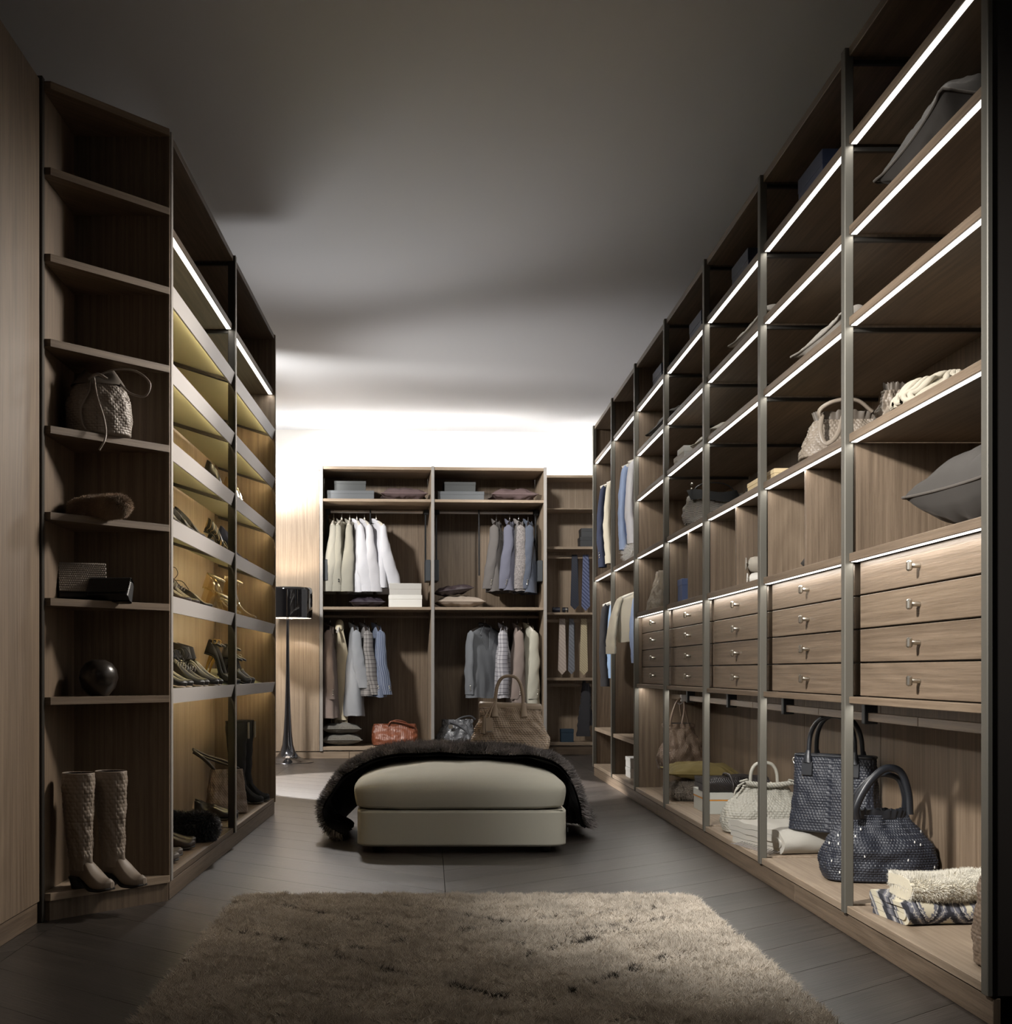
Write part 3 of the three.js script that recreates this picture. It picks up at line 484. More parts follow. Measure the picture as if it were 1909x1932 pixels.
// garment on a hanger: rail at y = 0, shoulders along x, front to +z
function garment(name, label, category, pos, turn, { L = 0.68, sh = 0.2, chest = 0.05, hem = 0.07, sleeve = 0.56, sw0 = 0.03, sw1 = 0.05, swing = 0.03, seed = 1, collar = 0.032, lapel = false, buttons = 0, cuff = true, collarStyle = 1, flare = 1.05, splay = 0.0 }, mat, { collarMat = mat, buttonMat = null, cuffMat = mat, group } = {}) {
  const o = thing(name, label, category, pos, turn, group), top = -0.092, sY = -0.15;
  const hwAt = y => { const t = (top - y) / (top - sY); return y > sY ? mix(0.045, sh, t ** 0.85) : mix(sh, sh * flare, sstep(sY, -L, y)); };
  const body = grid(48, 34, (u, v) => { const t = v < 0.3 ? v / 0.3 : (v - 0.3) / 0.7, y = v < 0.3 ? mix(top, sY - 0.02, t) : mix(sY - 0.02, -L, t), w = hwAt(y), th = v < 0.3 ? mix(0.024, 0.034, t) : mix(0.034, mix(chest, hem, t), sstep(0, 0.35, t)), [c, s] = sq(u * 6.283, 0.85), f = 0.014 * sstep(0.2, 1, v); return [c * w, y + 0.006 * n2(u * 6, seed) * v, s * th + f * n3(c * 2.6, y * 2.2, s + seed)]; }, true, 1, L);
  mesh('body', body, mat, o);
  for (const sd of [-1, 1]) {
    const P = [], N = 22, M = 14, path = t => [sd * (sh * 0.93 + 0.024 * Math.sin(t * 2.6) + splay * t), sY + 0.022 - t * sleeve, 0.006 + swing * t * t * 1.2 + 0.006 * n2(t * 3, seed + sd)];
    const g = grid(M, N, (u, v) => { const a = u * 6.283, c = path(v), ww = mix(sw0, sw1, sstep(0, 0.75, v)) * (v < 0.06 ? Math.sqrt(v / 0.06 + 0.02) : 1), th = mix(0.022, 0.026, v) * (v < 0.06 ? Math.sqrt(v / 0.06 + 0.02) : 1), k = 0.005 * n3(Math.cos(a) * 1.2 + sd, v * 6, Math.sin(a) * 1.2 + seed) * sstep(0.1, 0.4, v); return [c[0] + sd * Math.cos(a) * (th + k), c[1], c[2] + Math.sin(a) * (ww + k)]; }, true, 0.2, sleeve);
    mesh('sleeve', g, mat, o);
    if (cuff) { const c = path(0.95), e = path(1.0); mesh('cuff', grid(M, 3, (u, v) => { const a = u * 6.283; return [mix(c[0], e[0], v) + sd * Math.cos(a) * 0.029, mix(c[1], e[1] - 0.03, v), mix(c[2], e[2], v) + Math.sin(a) * (sw1 * 1.04 + 0.002)]; }, true, 0.2, 0.06), cuffMat, o); }
    if (buttons) { const B = []; for (let i = 0; i < buttons; i++) { const c = path(0.87 + i * 0.03); B.push(moved(lathe([[0, 0.0], [0.006, 0], [0.006, 0.003], [0, 0.004]], 10), c[0] + sd * 0.022, c[1], c[2] + sw1 * 0.62, 0, 0, -sd * Math.PI / 2 * 0.8)); } mesh('button', merge(B), buttonMat ?? nickel, o); }
  }
  // collar band, taller at the back, standing round the hanger neck
  mesh('collar', grid(24, 4, (u, v) => { const a = u * 6.283, c = Math.cos(a), s = Math.sin(a), back = 0.5 - 0.5 * s, fold = collarStyle ? Math.sin(v * Math.PI) : 0; return [c * (0.052 + 0.012 * fold + 0.006 * v), top - 0.012 + (v < 0.5 ? v * 2 : (1 - v) * 1.1 + 0.45) * collar * (0.55 + 0.75 * back) - 0.02 * (1 - back), s * (0.036 + 0.012 * fold) ]; }, true, 0.3, 0.06), collarMat, o);
  if (lapel) for (const sd of [-1, 1]) { const s = new THREE.Shape([[sd * 0.046, top + 0.012], [sd * 0.1, top - 0.07], [sd * 0.075, top - 0.085], [sd * 0.088, top - 0.1], [sd * 0.012, top - 0.27], [sd * 0.022, top - 0.06]].map(p => new THREE.Vector2(...p))), g = new THREE.ExtrudeGeometry(s, { depth: 0.004, bevelEnabled: false }); const p = g.attributes.position; for (let i = 0; i < p.count; i++) { const y = p.getY(i); p.setZ(i, p.getZ(i) + mix(0.03, 0.052, sstep(top, -0.3, y))); } g.computeVertexNormals(); mesh('lapel', g, mat, o); }
  return o;
}
// ------------------------------------------------------------------ ottoman, throw, tote, rug, floor lamp
const beige = cloth(0xaeab9e, 0.9);
{
  const o = thing('ottoman', 'large pale upholstered ottoman with a plump crowned seat cushion', 'ottoman', [0.139, 0, -5.883]);
  const rb = (hx, hy, hz, r, res) => { const g = grid(96, res, (u, v) => { const [c, s] = sq(u * 2 * Math.PI, 0.14), t = v * 2 - 1, e = Math.min(1, (1 - Math.abs(t)) * hy * 2 / r + 0.0), k = t <= -1 || t >= 1 ? 0 : 1; const inset = r * (1 - Math.sqrt(Math.max(0, 1 - (1 - Math.min(1, e)) ** 2))); return [c * (hx - inset), t * hy, s * (hz - inset)]; }, true, 3.6, 0.4); const top = grid(24, 24, (u, v) => [(u * 2 - 1) * (hx - r * 1.2), hy, (1 - v * 2) * (hz - r * 1.2)]), p = merge([g, top]); return p; };
  mesh('base', moved(rb(0.45, 0.0775, 0.45, 0.014, 24), 0, 0.107, 0), beige, o);
  const c = grid(120, 60, (u, v) => {
    const [cx, sz] = sq(u * 2 * Math.PI, 0.2 + 0.1 * Math.max(0, v - 0.5)), t = clamp(v / 0.5), top = v > 0.5;
    const ph = (v - 0.5) * Math.PI, k = top ? Math.max(0, Math.cos(ph)) ** 0.42 : 1, y0 = top ? 0.262 + 0.078 * Math.sin(ph) ** 0.8 : mix(0.19, 0.262, t), bulge = 0.013 * Math.sin((y0 - 0.19) / 0.15 * Math.PI), y = y0 + (top ? 0.03 * (1 - Math.min(1, Math.abs(cx * k)) ** 2.2) * (1 - k * k) : 0);
    const under = v < 0.06 ? (0.06 - v) / 0.06 * 0.016 : 0;
    return [cx * k * (0.447 + bulge - under) - 0.006, y + 0.003 * n3(cx * k * 3, sz * k * 3, 1), sz * k * (0.447 + bulge - under)];
  }, true, 3.6, 1);
  mesh('cushion', c, beige, o);
  for (const x of [-0.36, 0.36]) for (const z of [-0.36, 0.36]) mesh('foot', moved(lathe([[0, 0], [0.022, 0], [0.025, 0.03], [0, 0.031]], 16), x, 0, z), blackMetal, o);
  mesh('tag', bx(0.4505, 0.453, 0.09, 0.108, 0.4, 0.425, 'y', 0.0005), std(0x101010, 0.8), o);
}
{
  // fur throw over the rear half of the ottoman, hanging down on both sides
  const o = thing('fur_throw', 'dark charcoal fur throw draped over the back of the ottoman', 'throw', [0, 0, 0]);
  const prof = new THREE.CatmullRomCurve3([[-0.4, 0.03], [-0.46, 0.085], [-0.485, 0.15], [-0.43, 0.25], [-0.345, 0.335], [-0.2, 0.386], [0.0, 0.405], [0.14, 0.41], [0.28, 0.405], [0.48, 0.386], [0.61, 0.335], [0.665, 0.25], [0.7, 0.15], [0.735, 0.04]].map(([x, y]) => V(x, y, 0)));
  const at = (u, v) => { const p = prof.getPoint(u), e = Math.abs(u - 0.5) * 2, drop = sstep(0.68, 1, v) * 0.2, side = sstep(0.72, 1, e); return [p.x + 0.02 * n3(u * 6, v * 4, 3) * (0.3 + side), Math.max(0.012, p.y - drop * (1 - 0.6 * side) + 0.012 * n3(u * 9, v * 5, 9) + 0.01 * Math.sin(u * 40) * side), -5.83 - v * 0.62 + side * (0.05 * Math.sin(u * 17 + v * 2) - 0.04) + 0.025 * n2(u * 7, 5) * (1 - v)]; };
  const top = grid(110, 44, at, false, 2, 1), bot = grid(110, 44, (u, v) => { const p = at(1 - u, v), q = at(1 - u, v), a = (1 - u - 0.5) * 2, n = [Math.sign(a) * -Math.min(1, Math.abs(a) ** 3), -1 + Math.abs(a) ** 3]; return [q[0] + n[0] * 0.016, Math.max(0.004, q[1] + n[1] * 0.016), q[2] + (v < 0.02 ? -0.004 : 0)]; }, false, 2, 1);
  const m = mesh('pelt', merge([top, bot]), phys(0x1d1c1c, 0.9), o);
  m.add(fur(new THREE.Mesh(top), 60000, 0.036, 0.0026, 0x6a6462, 4, { droop: 0.35, vary: 0.9, rough: 0.45, lean: [0, 0, 0.3] }));
}
const taupeLeather = leather(0xa08e7b, 0.5);
{
  const o = thing('tote_bag', 'taupe woven leather tote with tall handles standing on the fur throw', 'bag', [0.388, 0.398, -6.14], -0.09);
  const h = 0.205, prof = t => [mix(0.172, 0.15, sstep(0, 1, t)) + 0.012 * Math.sin(t * 5 + 0.6), mix(0.075, 0.028, t ** 0.8), 0, 0, mix(0.5, 0.7, t)];
  mesh('body', bagGeo(h, prof, { nu: 400, nv: 100, bump: weave(58, 20, 0.0042), wob: 0.008, seed: 4 }), taupeLeather, o);
  mesh('rim', grid(80, 4, (u, v) => { const [c, s] = sq(u * 6.2832, 0.7), k = v < 0.5 ? 1 : -1, y = h - 0.004 + (v < 0.5 ? v * 2 : (1 - v) * 2) * 0.026; return [c * (0.149 + 0.003 * k), y + 0.006 * c * -1, s * (0.03 + 0.003 * k)]; }, true), leather(0x9c8b78, 0.45), o);
  for (const z of [0.026, -0.026]) {
    mesh('handle', tube(arch(-0.072, 0.062, h + 0.0, z, 0.15, 11, z * 0.2, 0.7), 0.0078, 48, 10), taupeLeather, o);
    for (const x of [-0.075, 0.064]) mesh('handle_tab', limb([[x, h + 0.02, z + Math.sign(z) * 0.004], [x + 0.002, h - 0.02, z + Math.sign(z) * 0.012], [x + 0.004, h - 0.045, z + Math.sign(z) * 0.02]], t => 0.011 + 0.006 * t, 10, 10, 0.45), taupeLeather, o);
  }
  mesh('strap', tube([[-0.072, h + 0.03, 0.034], [-0.1, h - 0.01, 0.045], [-0.118, h - 0.05, 0.06], [-0.105, h - 0.055, 0.062], [-0.085, h + 0.0, 0.046], [-0.068, h + 0.03, 0.036]], 0.0034, 40, 6), taupeLeather, o);
  mesh('tag', moved(bx(-0.017, 0.017, -0.07, 0, -0.0025, 0.0025, 'y', 0.001), -0.1, h - 0.05, 0.068, 0, -0.2, 0.06), taupeLeather, o);
  mesh('tassel', limb([[-0.122, h - 0.04, 0.062], [-0.124, h - 0.08, 0.07], [-0.127, h - 0.125, 0.078]], t => 0.006 + 0.008 * t, 10, 8), leather(0x766552, 0.55), o);
  mesh('tag_plate', moved(bx(-0.012, 0.012, -0.068, -0.062, 0.0026, 0.0036, 'y', 0.0003), -0.1, h - 0.05, 0.068, 0, -0.2, 0.06), nickel, o);
}
{
  const o = thing('shag_rug', 'thick cream shaggy wool rug with thin broken dark lines', 'rug', [0.12, 0, -3.1]);
  const hw = 0.76, hd = 1.2, base = mesh('backing', bx(-hw, hw, 0.0015, 0.012, -hd, hd, 'z', 0.003), std(0x6f6253, 0.95), o);
  const r = rng(21), blades = [];
  for (let i = 0; i < 5; i++) { const a = r() * 6.28, l = 0.022 + r() * 0.012, b = 0.35 + r() * 0.5, g = new THREE.ConeGeometry(0.0031, l, 4, 3, true); g.translate(0, l / 2, 0); const p = g.attributes.position; for (let k = 0; k < p.count; k++) { const y = p.getY(k) / l, bend = b * l * y * y; p.setXYZ(k, p.getX(k) * (1.1 - 0.5 * y) + bend * Math.cos(a) + 0.003 * Math.cos(a * 3), p.getY(k) * (1 - 0.15 * y), p.getZ(k) * (1.1 - 0.5 * y) + bend * Math.sin(a) + 0.003 * Math.sin(a * 2)); } g.computeVertexNormals(); blades.push(g); }
  const n = 62000, im = new THREE.InstancedMesh(merge(blades), phys(0xffffff, 0.95, { sheen: 0.3, sheenColor: new THREE.Color(0xc9c0b4) }), n), M = new THREE.Matrix4(), q = new THREE.Quaternion(), c = new THREE.Color();
  im.name = 'pile'; im.userData.kind = 'stuff'; im.castShadow = im.receiveShadow = true;
  // thin broken diamond lines across the rug (in rug metres)
  const lines = [[-0.62, -1.02, -0.2, -0.62], [-0.2, -1.0, 0.12, -0.72], [0.12, -0.72, 0.62, -0.98], [-0.7, -0.62, -0.42, -0.36], [0.12, -0.72, -0.4, -0.3], [0.1, -0.4, 0.5, -0.66], [0.3, -0.62, 0.62, -0.78], [-0.4, -0.3, 0.1, 0.2], [0.5, -0.66, 0.05, -0.2], [0.55, -0.3, 0.2, 0.1]];
  const dist = (x, z) => { let d = 9; for (const [a, b, e, f] of lines) { const t = clamp(((x - a) * (e - a) + (z - b) * (f - b)) / ((e - a) ** 2 + (f - b) ** 2)); d = Math.min(d, Math.hypot(x - a - t * (e - a), z - b - t * (f - b)) + (n2(t * 9 + a * 7, b * 5) > 0.1 ? 0 : 1)); } return d; };
  for (let i = 0; i < n; i++) {
    const x = (r() * 2 - 1) * hw, z = (1 - 2 * r() ** 1.15) * -hd, w = n2(x * 3.5, z * 3.5), w2 = n2(x * 11 + 5, z * 11), edge = Math.max(Math.abs(x) - hw + 0.04, Math.abs(z) - hd + 0.04, 0) * 12;
    q.setFromEuler(new THREE.Euler(0.5 * w2 + (r() - 0.5) * 0.5 + edge * Math.sign(z) * (Math.abs(z) > hd - 0.04 ? 1 : 0), r() * 6.28, 0.5 * w + (r() - 0.5) * 0.5 - edge * Math.sign(x) * (Math.abs(x) > hw - 0.04 ? 1 : 0)));
    const f = 0.85 + r() * 0.4 + 0.2 * w2; M.compose(V(x, 0.009, z), q, V(f, f, f)); im.setMatrixAt(i, M);
    const dk = dist(x + 0.012 * w2, z + 0.012 * w) < 0.008; if (dk) c.set(0x2e2822); else c.set(0xc5bbad).multiplyScalar(1 + 0.1 * w + 0.12 * (r() - 0.5)); im.setColorAt(i, c);
  }
  o.add(im);
}
{
  const o = thing('floor_lamp', 'glossy floor lamp with black drum shade and flared trumpet foot', 'lamp', [-1.208, 0, -10.93]);
  const blackChrome = std(0x6c6c70, 0.12, { metalness: 1 });
  mesh('base', lathe([[0, 0.0], [0.222, 0.0], [0.224, 0.004], [0.19, 0.012], [0.14, 0.026], [0.095, 0.05], [0.065, 0.09], [0.047, 0.15], [0.035, 0.26], [0.026, 0.42], [0.02, 0.6], [0.016, 0.8], [0.0135, 1.0], [0.012, 1.22], [0.012, 1.36], [0, 1.362]], 56), blackChrome, o);
  mesh('shade', lathe([[0.203, 1.228], [0.208, 1.226], [0.211, 1.23], [0.211, 1.46], [0.205, 1.482], [0.19, 1.49], [0.17, 1.487], [0.186, 1.478], [0.2, 1.462], [0.205, 1.44], [0.206, 1.235], [0.203, 1.228]], 64), phys(0x0c0b0c, 0.06, { clearcoat: 1, clearcoatRoughness: 0.03 }), o);
  mesh('lining', lathe([[0.2045, 1.234], [0.2045, 1.455], [0.19, 1.47]], 48), std(0xf4f1ea, 0.7, { side: THREE.DoubleSide }), o);
  const b = mesh('bulb', moved(new THREE.SphereGeometry(0.035, 20, 14), 0, 1.385, 0), std(0xffffff, 0.5, { emissive: 0xffead0, emissiveIntensity: 4 }), o);
  const l = new THREE.PointLight(0xfff0dc, 1.4, 0, 2); l.position.set(0, 1.385, 0); l.castShadow = true; l.shadow.radius = 1.6; o.add(l);
}
// ------------------------------------------------------------------ things on the right-hand shelves
const blueCard = std(0x39415a, 0.6), whiteCard = std(0xd9d8d4, 0.7), creamCard = std(0xd8c39a, 0.7), greyCard = std(0x6d7073, 0.7), greyLight = std(0xb8b4ad, 0.7);
const S = { r1: 2.341, r2: 2.077, r3: 1.811, r4: 1.4695, r5: 1.12, low: 0.089 };
// dark blue boxes on the top shelf
[[4.38, 'dark blue lidded box on the top shelf, nearest of the four'], [5.37, 'dark blue lidded box on the top shelf, second from the camera'], [6.27, 'dark blue lidded box on the top shelf, third from the camera'], [7.32, 'dark blue lidded box on the top shelf, farthest of the four']].forEach(([z, l]) => {
  const o = giftBox(l, [1.445, S.r1, -z], 0, [0.29, 0.165, 0.28], blueCard, { lid: 0.3, group: 'dark blue boxes on the top shelf' });
  mesh('label_holder', bx(-0.147, -0.145, 0.04, 0.085, -0.05, 0.05, 'y', 0.0005), nickel, o);
});
const greyBrownVelvet = velvet(0x2d2925), linen = cloth(0x8d877f), linenPale = cloth(0xaaa59b), darkFelt = velvet(0x35312d);
cushion('dark velvet cushion with piped edge high in the nearest bay', [1.44, S.r2, -3.38], 1.5, [0.6, 0.37, 0.21], greyBrownVelvet, 3, { tilt: [0.06, 0], wrinkle: 0.012, piping: velvet(0x4f4943) });
cushion('dark grey felt cushion with pale piping above the nearest drawers', [1.45, S.r5, -3.16], 1.5, [0.66, 0.37, 0.23], darkFelt, 8, { tilt: [0.03, 0.05], piping: velvet(0x4d4741) });
cushion('pale linen cushion standing upright beside the near end panel', [1.45, S.r4, -2.9], 0, [0.36, 0.27, 0.1], linenPale, 12, { tilt: [1.42, 0] });
cushion('grey ribbed cushion lying in the second right-hand bay', [1.44, S.r3, -4.2], 1.57, [0.56, 0.35, 0.12], linen, 14, { wrinkle: 0.012 });
cushion('grey cushion lying on the second shelf of the third right-hand bay', [1.43, S.r2, -5.12], 1.57, [0.56, 0.34, 0.13], linen, 15, { wrinkle: 0.01 });
cushion('pale grey cushion beside two white boxes in the fourth bay', [1.44, S.r3, -5.99], 1.57, [0.46, 0.34, 0.11], linenPale, 16, { wrinkle: 0.01 });
cushion('dark ruffled cushion lying in the fifth right-hand bay', [1.44, S.r2, -7.1], 1.57, [0.72, 0.36, 0.14], greyBrownVelvet, 17, { wrinkle: 0.014 });
giftBox('larger white box beside the pale cushion in the fourth bay', [1.38, S.r3, -6.43], 0, [0.24, 0.085, 0.16], whiteCard);
giftBox('small white box behind the larger white one, fourth bay', [1.36, S.r3, -6.57], 0, [0.2, 0.06, 0.08], whiteCard);
giftBox('long flat cream box lying beside the second post', [1.33, S.r4, -4.88], 0, [0.14, 0.048, 0.4], creamCard);
// woven bag with big handles and fringed scarf by it, chunky knit throw
const taupeWoven = leather(0x7d7265, 0.5), taupeDark = leather(0x5c544b, 0.55);
function frill(w, d, y, h, n, seed) { return grid(n * 6, 4, (u, v) => { const [c, s] = sq(u * 6.2832, 0.7), k = 1 + 0.06 * Math.sin(u * 6.2832 * n) * (0.3 + v); return [c * w * (1 + 0.05 * v) * k, y + v * h + 0.006 * n2(u * 30, seed) * v, s * d * k * (1 + 0.2 * v)]; }, true); }
{
  const o = thing('woven_bag', 'taupe woven leather bag with fringed rim and wide handles, third shelf up', 'bag', [1.375, S.r4, -4.22], -0.12), h = 0.13;
  mesh('body', bagGeo(h, t => [mix(0.15, 0.105, t ** 1.3), mix(0.08, 0.035, t), 0, 0, 0.6], { nu: 300, nv: 70, bump: weave(46, 14, 0.004), wob: 0.005, seed: 9 }), taupeWoven, o);
  mesh('fringe', frill(0.1, 0.035, h - 0.004, 0.03, 26, 3), taupeDark, o);
  mesh('handle', limb([[-0.085, h - 0.01, 0.05], [-0.1, h + 0.02, 0.062], [-0.06, h + 0.05, 0.066], [0.02, h + 0.055, 0.06], [0.07, h + 0.02, 0.05]], 0.011, 28, 10, 0.6), taupeWoven, o);
  mesh('handle', limb([[-0.09, h + 0.01, 0.06], [-0.1, h - 0.05, 0.09], [-0.085, h - 0.09, 0.1], [-0.055, h - 0.07, 0.098], [-0.02, h + 0.01, 0.055]], 0.008, 28, 10, 0.5), taupeWoven, o);
}
{
  const o = thing('woven_pouch', 'small grey-brown woven pouch with fringed ends behind the knit throw', 'pouch', [1.4, S.r4, -3.86], 0.3), h = 0.15;
  mesh('body', bagGeo(h, t => [mix(0.075, 0.05, t), mix(0.05, 0.02, t), 0.02 * t, 0, 0.65], { nu: 160, nv: 60, bump: weave(24, 14, 0.0025), wob: 0.01, seed: 19 }), taupeWoven, o);
  mesh('fringe', moved(frill(0.048, 0.02, h - 0.006, 0.028, 14, 5), 0.02, 0, 0), taupeDark, o);
}
{
  const o = thing('knit_throw', 'chunky cream knitted throw heaped on the third shelf, nearest bay', 'throw', [1.42, S.r4, -3.42], 0.45), r = rng(8), G = [];
  const core = grid(60, 24, (u, v) => { const a = v * Math.PI / 2, [c, s] = sq(u * 6.2832, 0.8); return [c * 0.2 * Math.cos(a), 0.085 * Math.sin(a) + 0.008 * n3(c * 4, v * 5, s * 4) * Math.sin(a), s * 0.13 * Math.cos(a)]; }, true);
  mesh('heap', core, cloth(0xa79f8e), o);
  for (let i = 0; i < 44; i++) { const a = i / 44 * 6.283 + r() * 0.2, P = []; for (let k = 0; k < 9; k++) { const t = 0.1 + k / 8 * (0.95 + 0.1 * r()), b = (1 - t) * Math.PI / 2, c = Math.cos(a + 0.12 * Math.sin(k * 1.3)), s = Math.sin(a + 0.12 * Math.sin(k * 1.3)), R = Math.cos(Math.max(0, b)); P.push([c * 0.205 * R, Math.max(0.009, 0.093 * Math.sin(Math.max(0, b)) + 0.006 * Math.sin(k * 2.2)), s * 0.135 * R]); } G.push(tube(P, 0.0085, 26, 6)); }
  mesh('cable_stitch', merge(G), cloth(0xafa796), o);
}
{
  const t = tex(64, 128, (u, v) => { const k = Math.abs(((u * 2) % 1) - 0.5), z = ((v * 8 + k * 1.6) % 1); return z < 0.5 ? [0.78, 0.76, 0.72] : [0.1, 0.1, 0.1]; }, true, [8, 4]);
  const o = thing('knit_bag', 'black and grey ribbed knit handbag with silver clasp and thin hoop handle', 'bag', [1.36, S.r4, -6.12], 0.1), h = 0.155;
  mesh('body', bagGeo(h, t => [mix(0.14, 0.13, t) + 0.012 * Math.sin(t * 4), mix(0.06, 0.03, t), 0.01 * t, 0, 0.6], { nu: 120, nv: 40, bump: (u, v) => 0.004 * Math.abs(Math.sin(u * 60)), wob: 0.012, seed: 6 }), cloth(0xffffff, 0.9, { map: t }), o);
  mesh('flap', grid(30, 10, (u, v) => [mix(-0.145, 0.1, u) + 0.01 * v, h + 0.008 - 0.05 * v + 0.006 * Math.sin(u * 7), 0.035 + 0.035 * v], false, 0.5, 0.3), cloth(0x1e1e1e, 0.9, { side: THREE.DoubleSide }), o);
  mesh('fringe', moved(frill(0.03, 0.018, 0.1, 0.11, 10, 2), 0.13, 0, 0, 0, 0, -0.35), cloth(0xbdbab4, 0.9, { map: t }), o);
  mesh('handle', tube(arch(-0.1, 0.1, h - 0.01, 0.0, 0.062, 9, 0, 0.9), 0.0035, 40, 7), leather(0x141414), o);
  mesh('clasp', merge([moved(new THREE.SphereGeometry(0.0075, 14, 10), -0.122, h + 0.036, 0.045), moved(new THREE.SphereGeometry(0.006, 14, 10), -0.128, h + 0.012, 0.058)]), nickel, o);
}
// the open row above the drawers
{
  const o = thing('fold_over_bag', 'upright taupe woven fold-over bag in the fifth bay above the drawers', 'bag', [1.4, S.r5, -7.4], 0.15), h = 0.23;
  mesh('body', bagGeo(h, t => [mix(0.15, 0.095, t), mix(0.06, 0.014, t), 0.01 * t, 0, 0.7], { nu: 220, nv: 80, bump: weave(36, 22, 0.0024), wob: 0.006, seed: 3 }), leather(0x8c8172, 0.5), o);
  mesh('flap', grid(20, 10, (u, v) => [mix(-0.088, 0.1, u), h + 0.006 - (v * 1.2 - 0.15) ** 2 * 0.1, 0.016 + 0.045 * v], false, 0.2, 0.1), leather(0x9a8f80, 0.5, { side: THREE.DoubleSide }), o);
}
{
  const o = giftBox('small blue lidded box above the drawers of the fourth bay', [1.35, S.r5, -6.5], 0, [0.16, 0.122, 0.12], std(0x5b6b93, 0.6), { lid: 0.26 });
  mesh('lock', tube([[-0.03, 0.05, 0.061], [-0.03, 0.075, 0.061], [0.0, 0.085, 0.062], [0.02, 0.06, 0.061]], 0.003, 16, 6), nickel, o);
}
function roll(label, pos, turn, L, r, mat, group, furOpt) {
  const o = thing('rolled_towel', label, 'towel', pos, turn, group);
  const g = loft(Array.from({ length: 15 }, (_, i) => { const t = i / 14, e = Math.sqrt(Math.max(0.02, 1 - (Math.abs(t - 0.5) * 2) ** 10)); return Array.from({ length: 24 }, (_, k) => { const a = -k / 24 * 6.283, rr = r * e * (1 + 0.05 * n3(t * 4, Math.cos(a), Math.sin(a) + L)); return [(t - 0.5) * L, r + Math.sin(a) * rr * 0.92, Math.cos(a) * rr * 1.12]; }); }));
  mesh('cloth', g, mat, o); const sp = []; for (let i = 0; i < 40; i++) { const a = i / 40 * 6.283 * 2.6, q = r * 0.9 * (1 - i / 44); sp.push([-L / 2 - 0.001, r + Math.sin(a) * q * 0.9, Math.cos(a) * q * 1.08]); } mesh('roll_end', tube(sp, 0.0028, 90, 5), mat, o); return o;
}
const terryW = cloth(0xd9d5cd, 0.95), terryG = cloth(0xa39c90, 0.95);
roll('grey rolled towel resting on a white one, third bay', [1.38, S.r5 + 0.05, -5.12], -0.2, 0.22, 0.034, terryG, 0); roll('white rolled towel underneath the grey one, third bay', [1.385, S.r5, -5.12], -0.2, 0.22, 0.027, terryW);
roll('upper small white rolled towel in the fourth bay', [1.37, S.r5 + 0.034, -5.95], 0, 0.18, 0.018, terryW); roll('lower small white rolled towel in the fourth bay', [1.375, S.r5, -5.95], 0, 0.19, 0.019, terryW);
{
  const o = thing('beret', 'soft dark grey beret lying above the second drawer chest', 'hat', [1.4, S.r5, -4.42]);
  mesh('crown', lathe([[0.06, 0], [0.1, 0.012], [0.115, 0.03], [0.1, 0.05], [0.05, 0.062], [0.006, 0.066], [0.005, 0.075], [0, 0.076]], 40), darkFelt, o); mesh('band', lathe([[0.058, 0], [0.062, 0], [0.064, 0.01], [0.058, 0.012]], 40), leather(0x222222), o);
}
// ---- bottom row
const navyLeather = leather(0x262932, 0.46, { clearcoat: 0.1, clearcoatRoughness: 0.4 }), navyPlain = leather(0x1c1e23, 0.4);
{
  const o = thing('slouch_bag', 'large dark navy woven leather bag with gathered top and scattered white stitches', 'bag', [1.478, S.low, -4.22], -0.1), h = 0.215;
  const prof = t => [mix(0.17, 0.095, sstep(0.48, 1, t)) + 0.012 * Math.sin(Math.min(1, t / 0.5) * Math.PI), mix(0.09, 0.022, sstep(0.4, 1, t)), 0, 0, mix(0.55, 0.8, t)];
  mesh('body', bagGeo(h, prof, { nu: 546, nv: 166, bump: weave(78, 26, 0.0032), wob: 0.008, seed: 2 }), navyLeather, o);
  mesh('frill', frill(0.085, 0.024, h - 0.012, 0.03, 24, 7), navyPlain, o);
  mesh('handle', limb([[-0.08, h - 0.01, 0.05], [-0.085, h + 0.02, 0.058], [-0.04, h + 0.11, 0.055], [0.015, h + 0.155, 0.045], [0.06, h + 0.145, 0.038], [0.085, h + 0.08, 0.04], [0.09, h + 0.005, 0.045]], 0.0125, 44, 12, 0.75), navyPlain, o);
  mesh('handle', limb([[-0.08, h - 0.01, -0.03], [-0.06, h + 0.07, -0.02], [0.0, h + 0.13, 0.0], [0.06, h + 0.12, 0.0], [0.088, h + 0.06, -0.015], [0.09, h - 0.005, -0.03]], 0.0125, 44, 12, 0.75), navyPlain, o);
  const r = rng(31), B = []; for (let i = 0; i < 18; i++) { const a = Math.PI / 2 + (r() - 0.5) * 2.8, t = 0.1 + 0.68 * r(), [hw, hd, , , e] = prof(t), [c, s] = sq(a, e); const g = bx(-0.002, 0.002, -0.004, 0.004, -0.001, 0.001, 'y', 0.0005); B.push(moved(g, c * (hw + 0.0025), 0.006 + t * h, s * (hd + 0.0025) + 0.002, Math.atan2(c * hd, s * hw))); }
  mesh('stitch', merge(B), std(0xe6e6e2, 0.5), o);
}
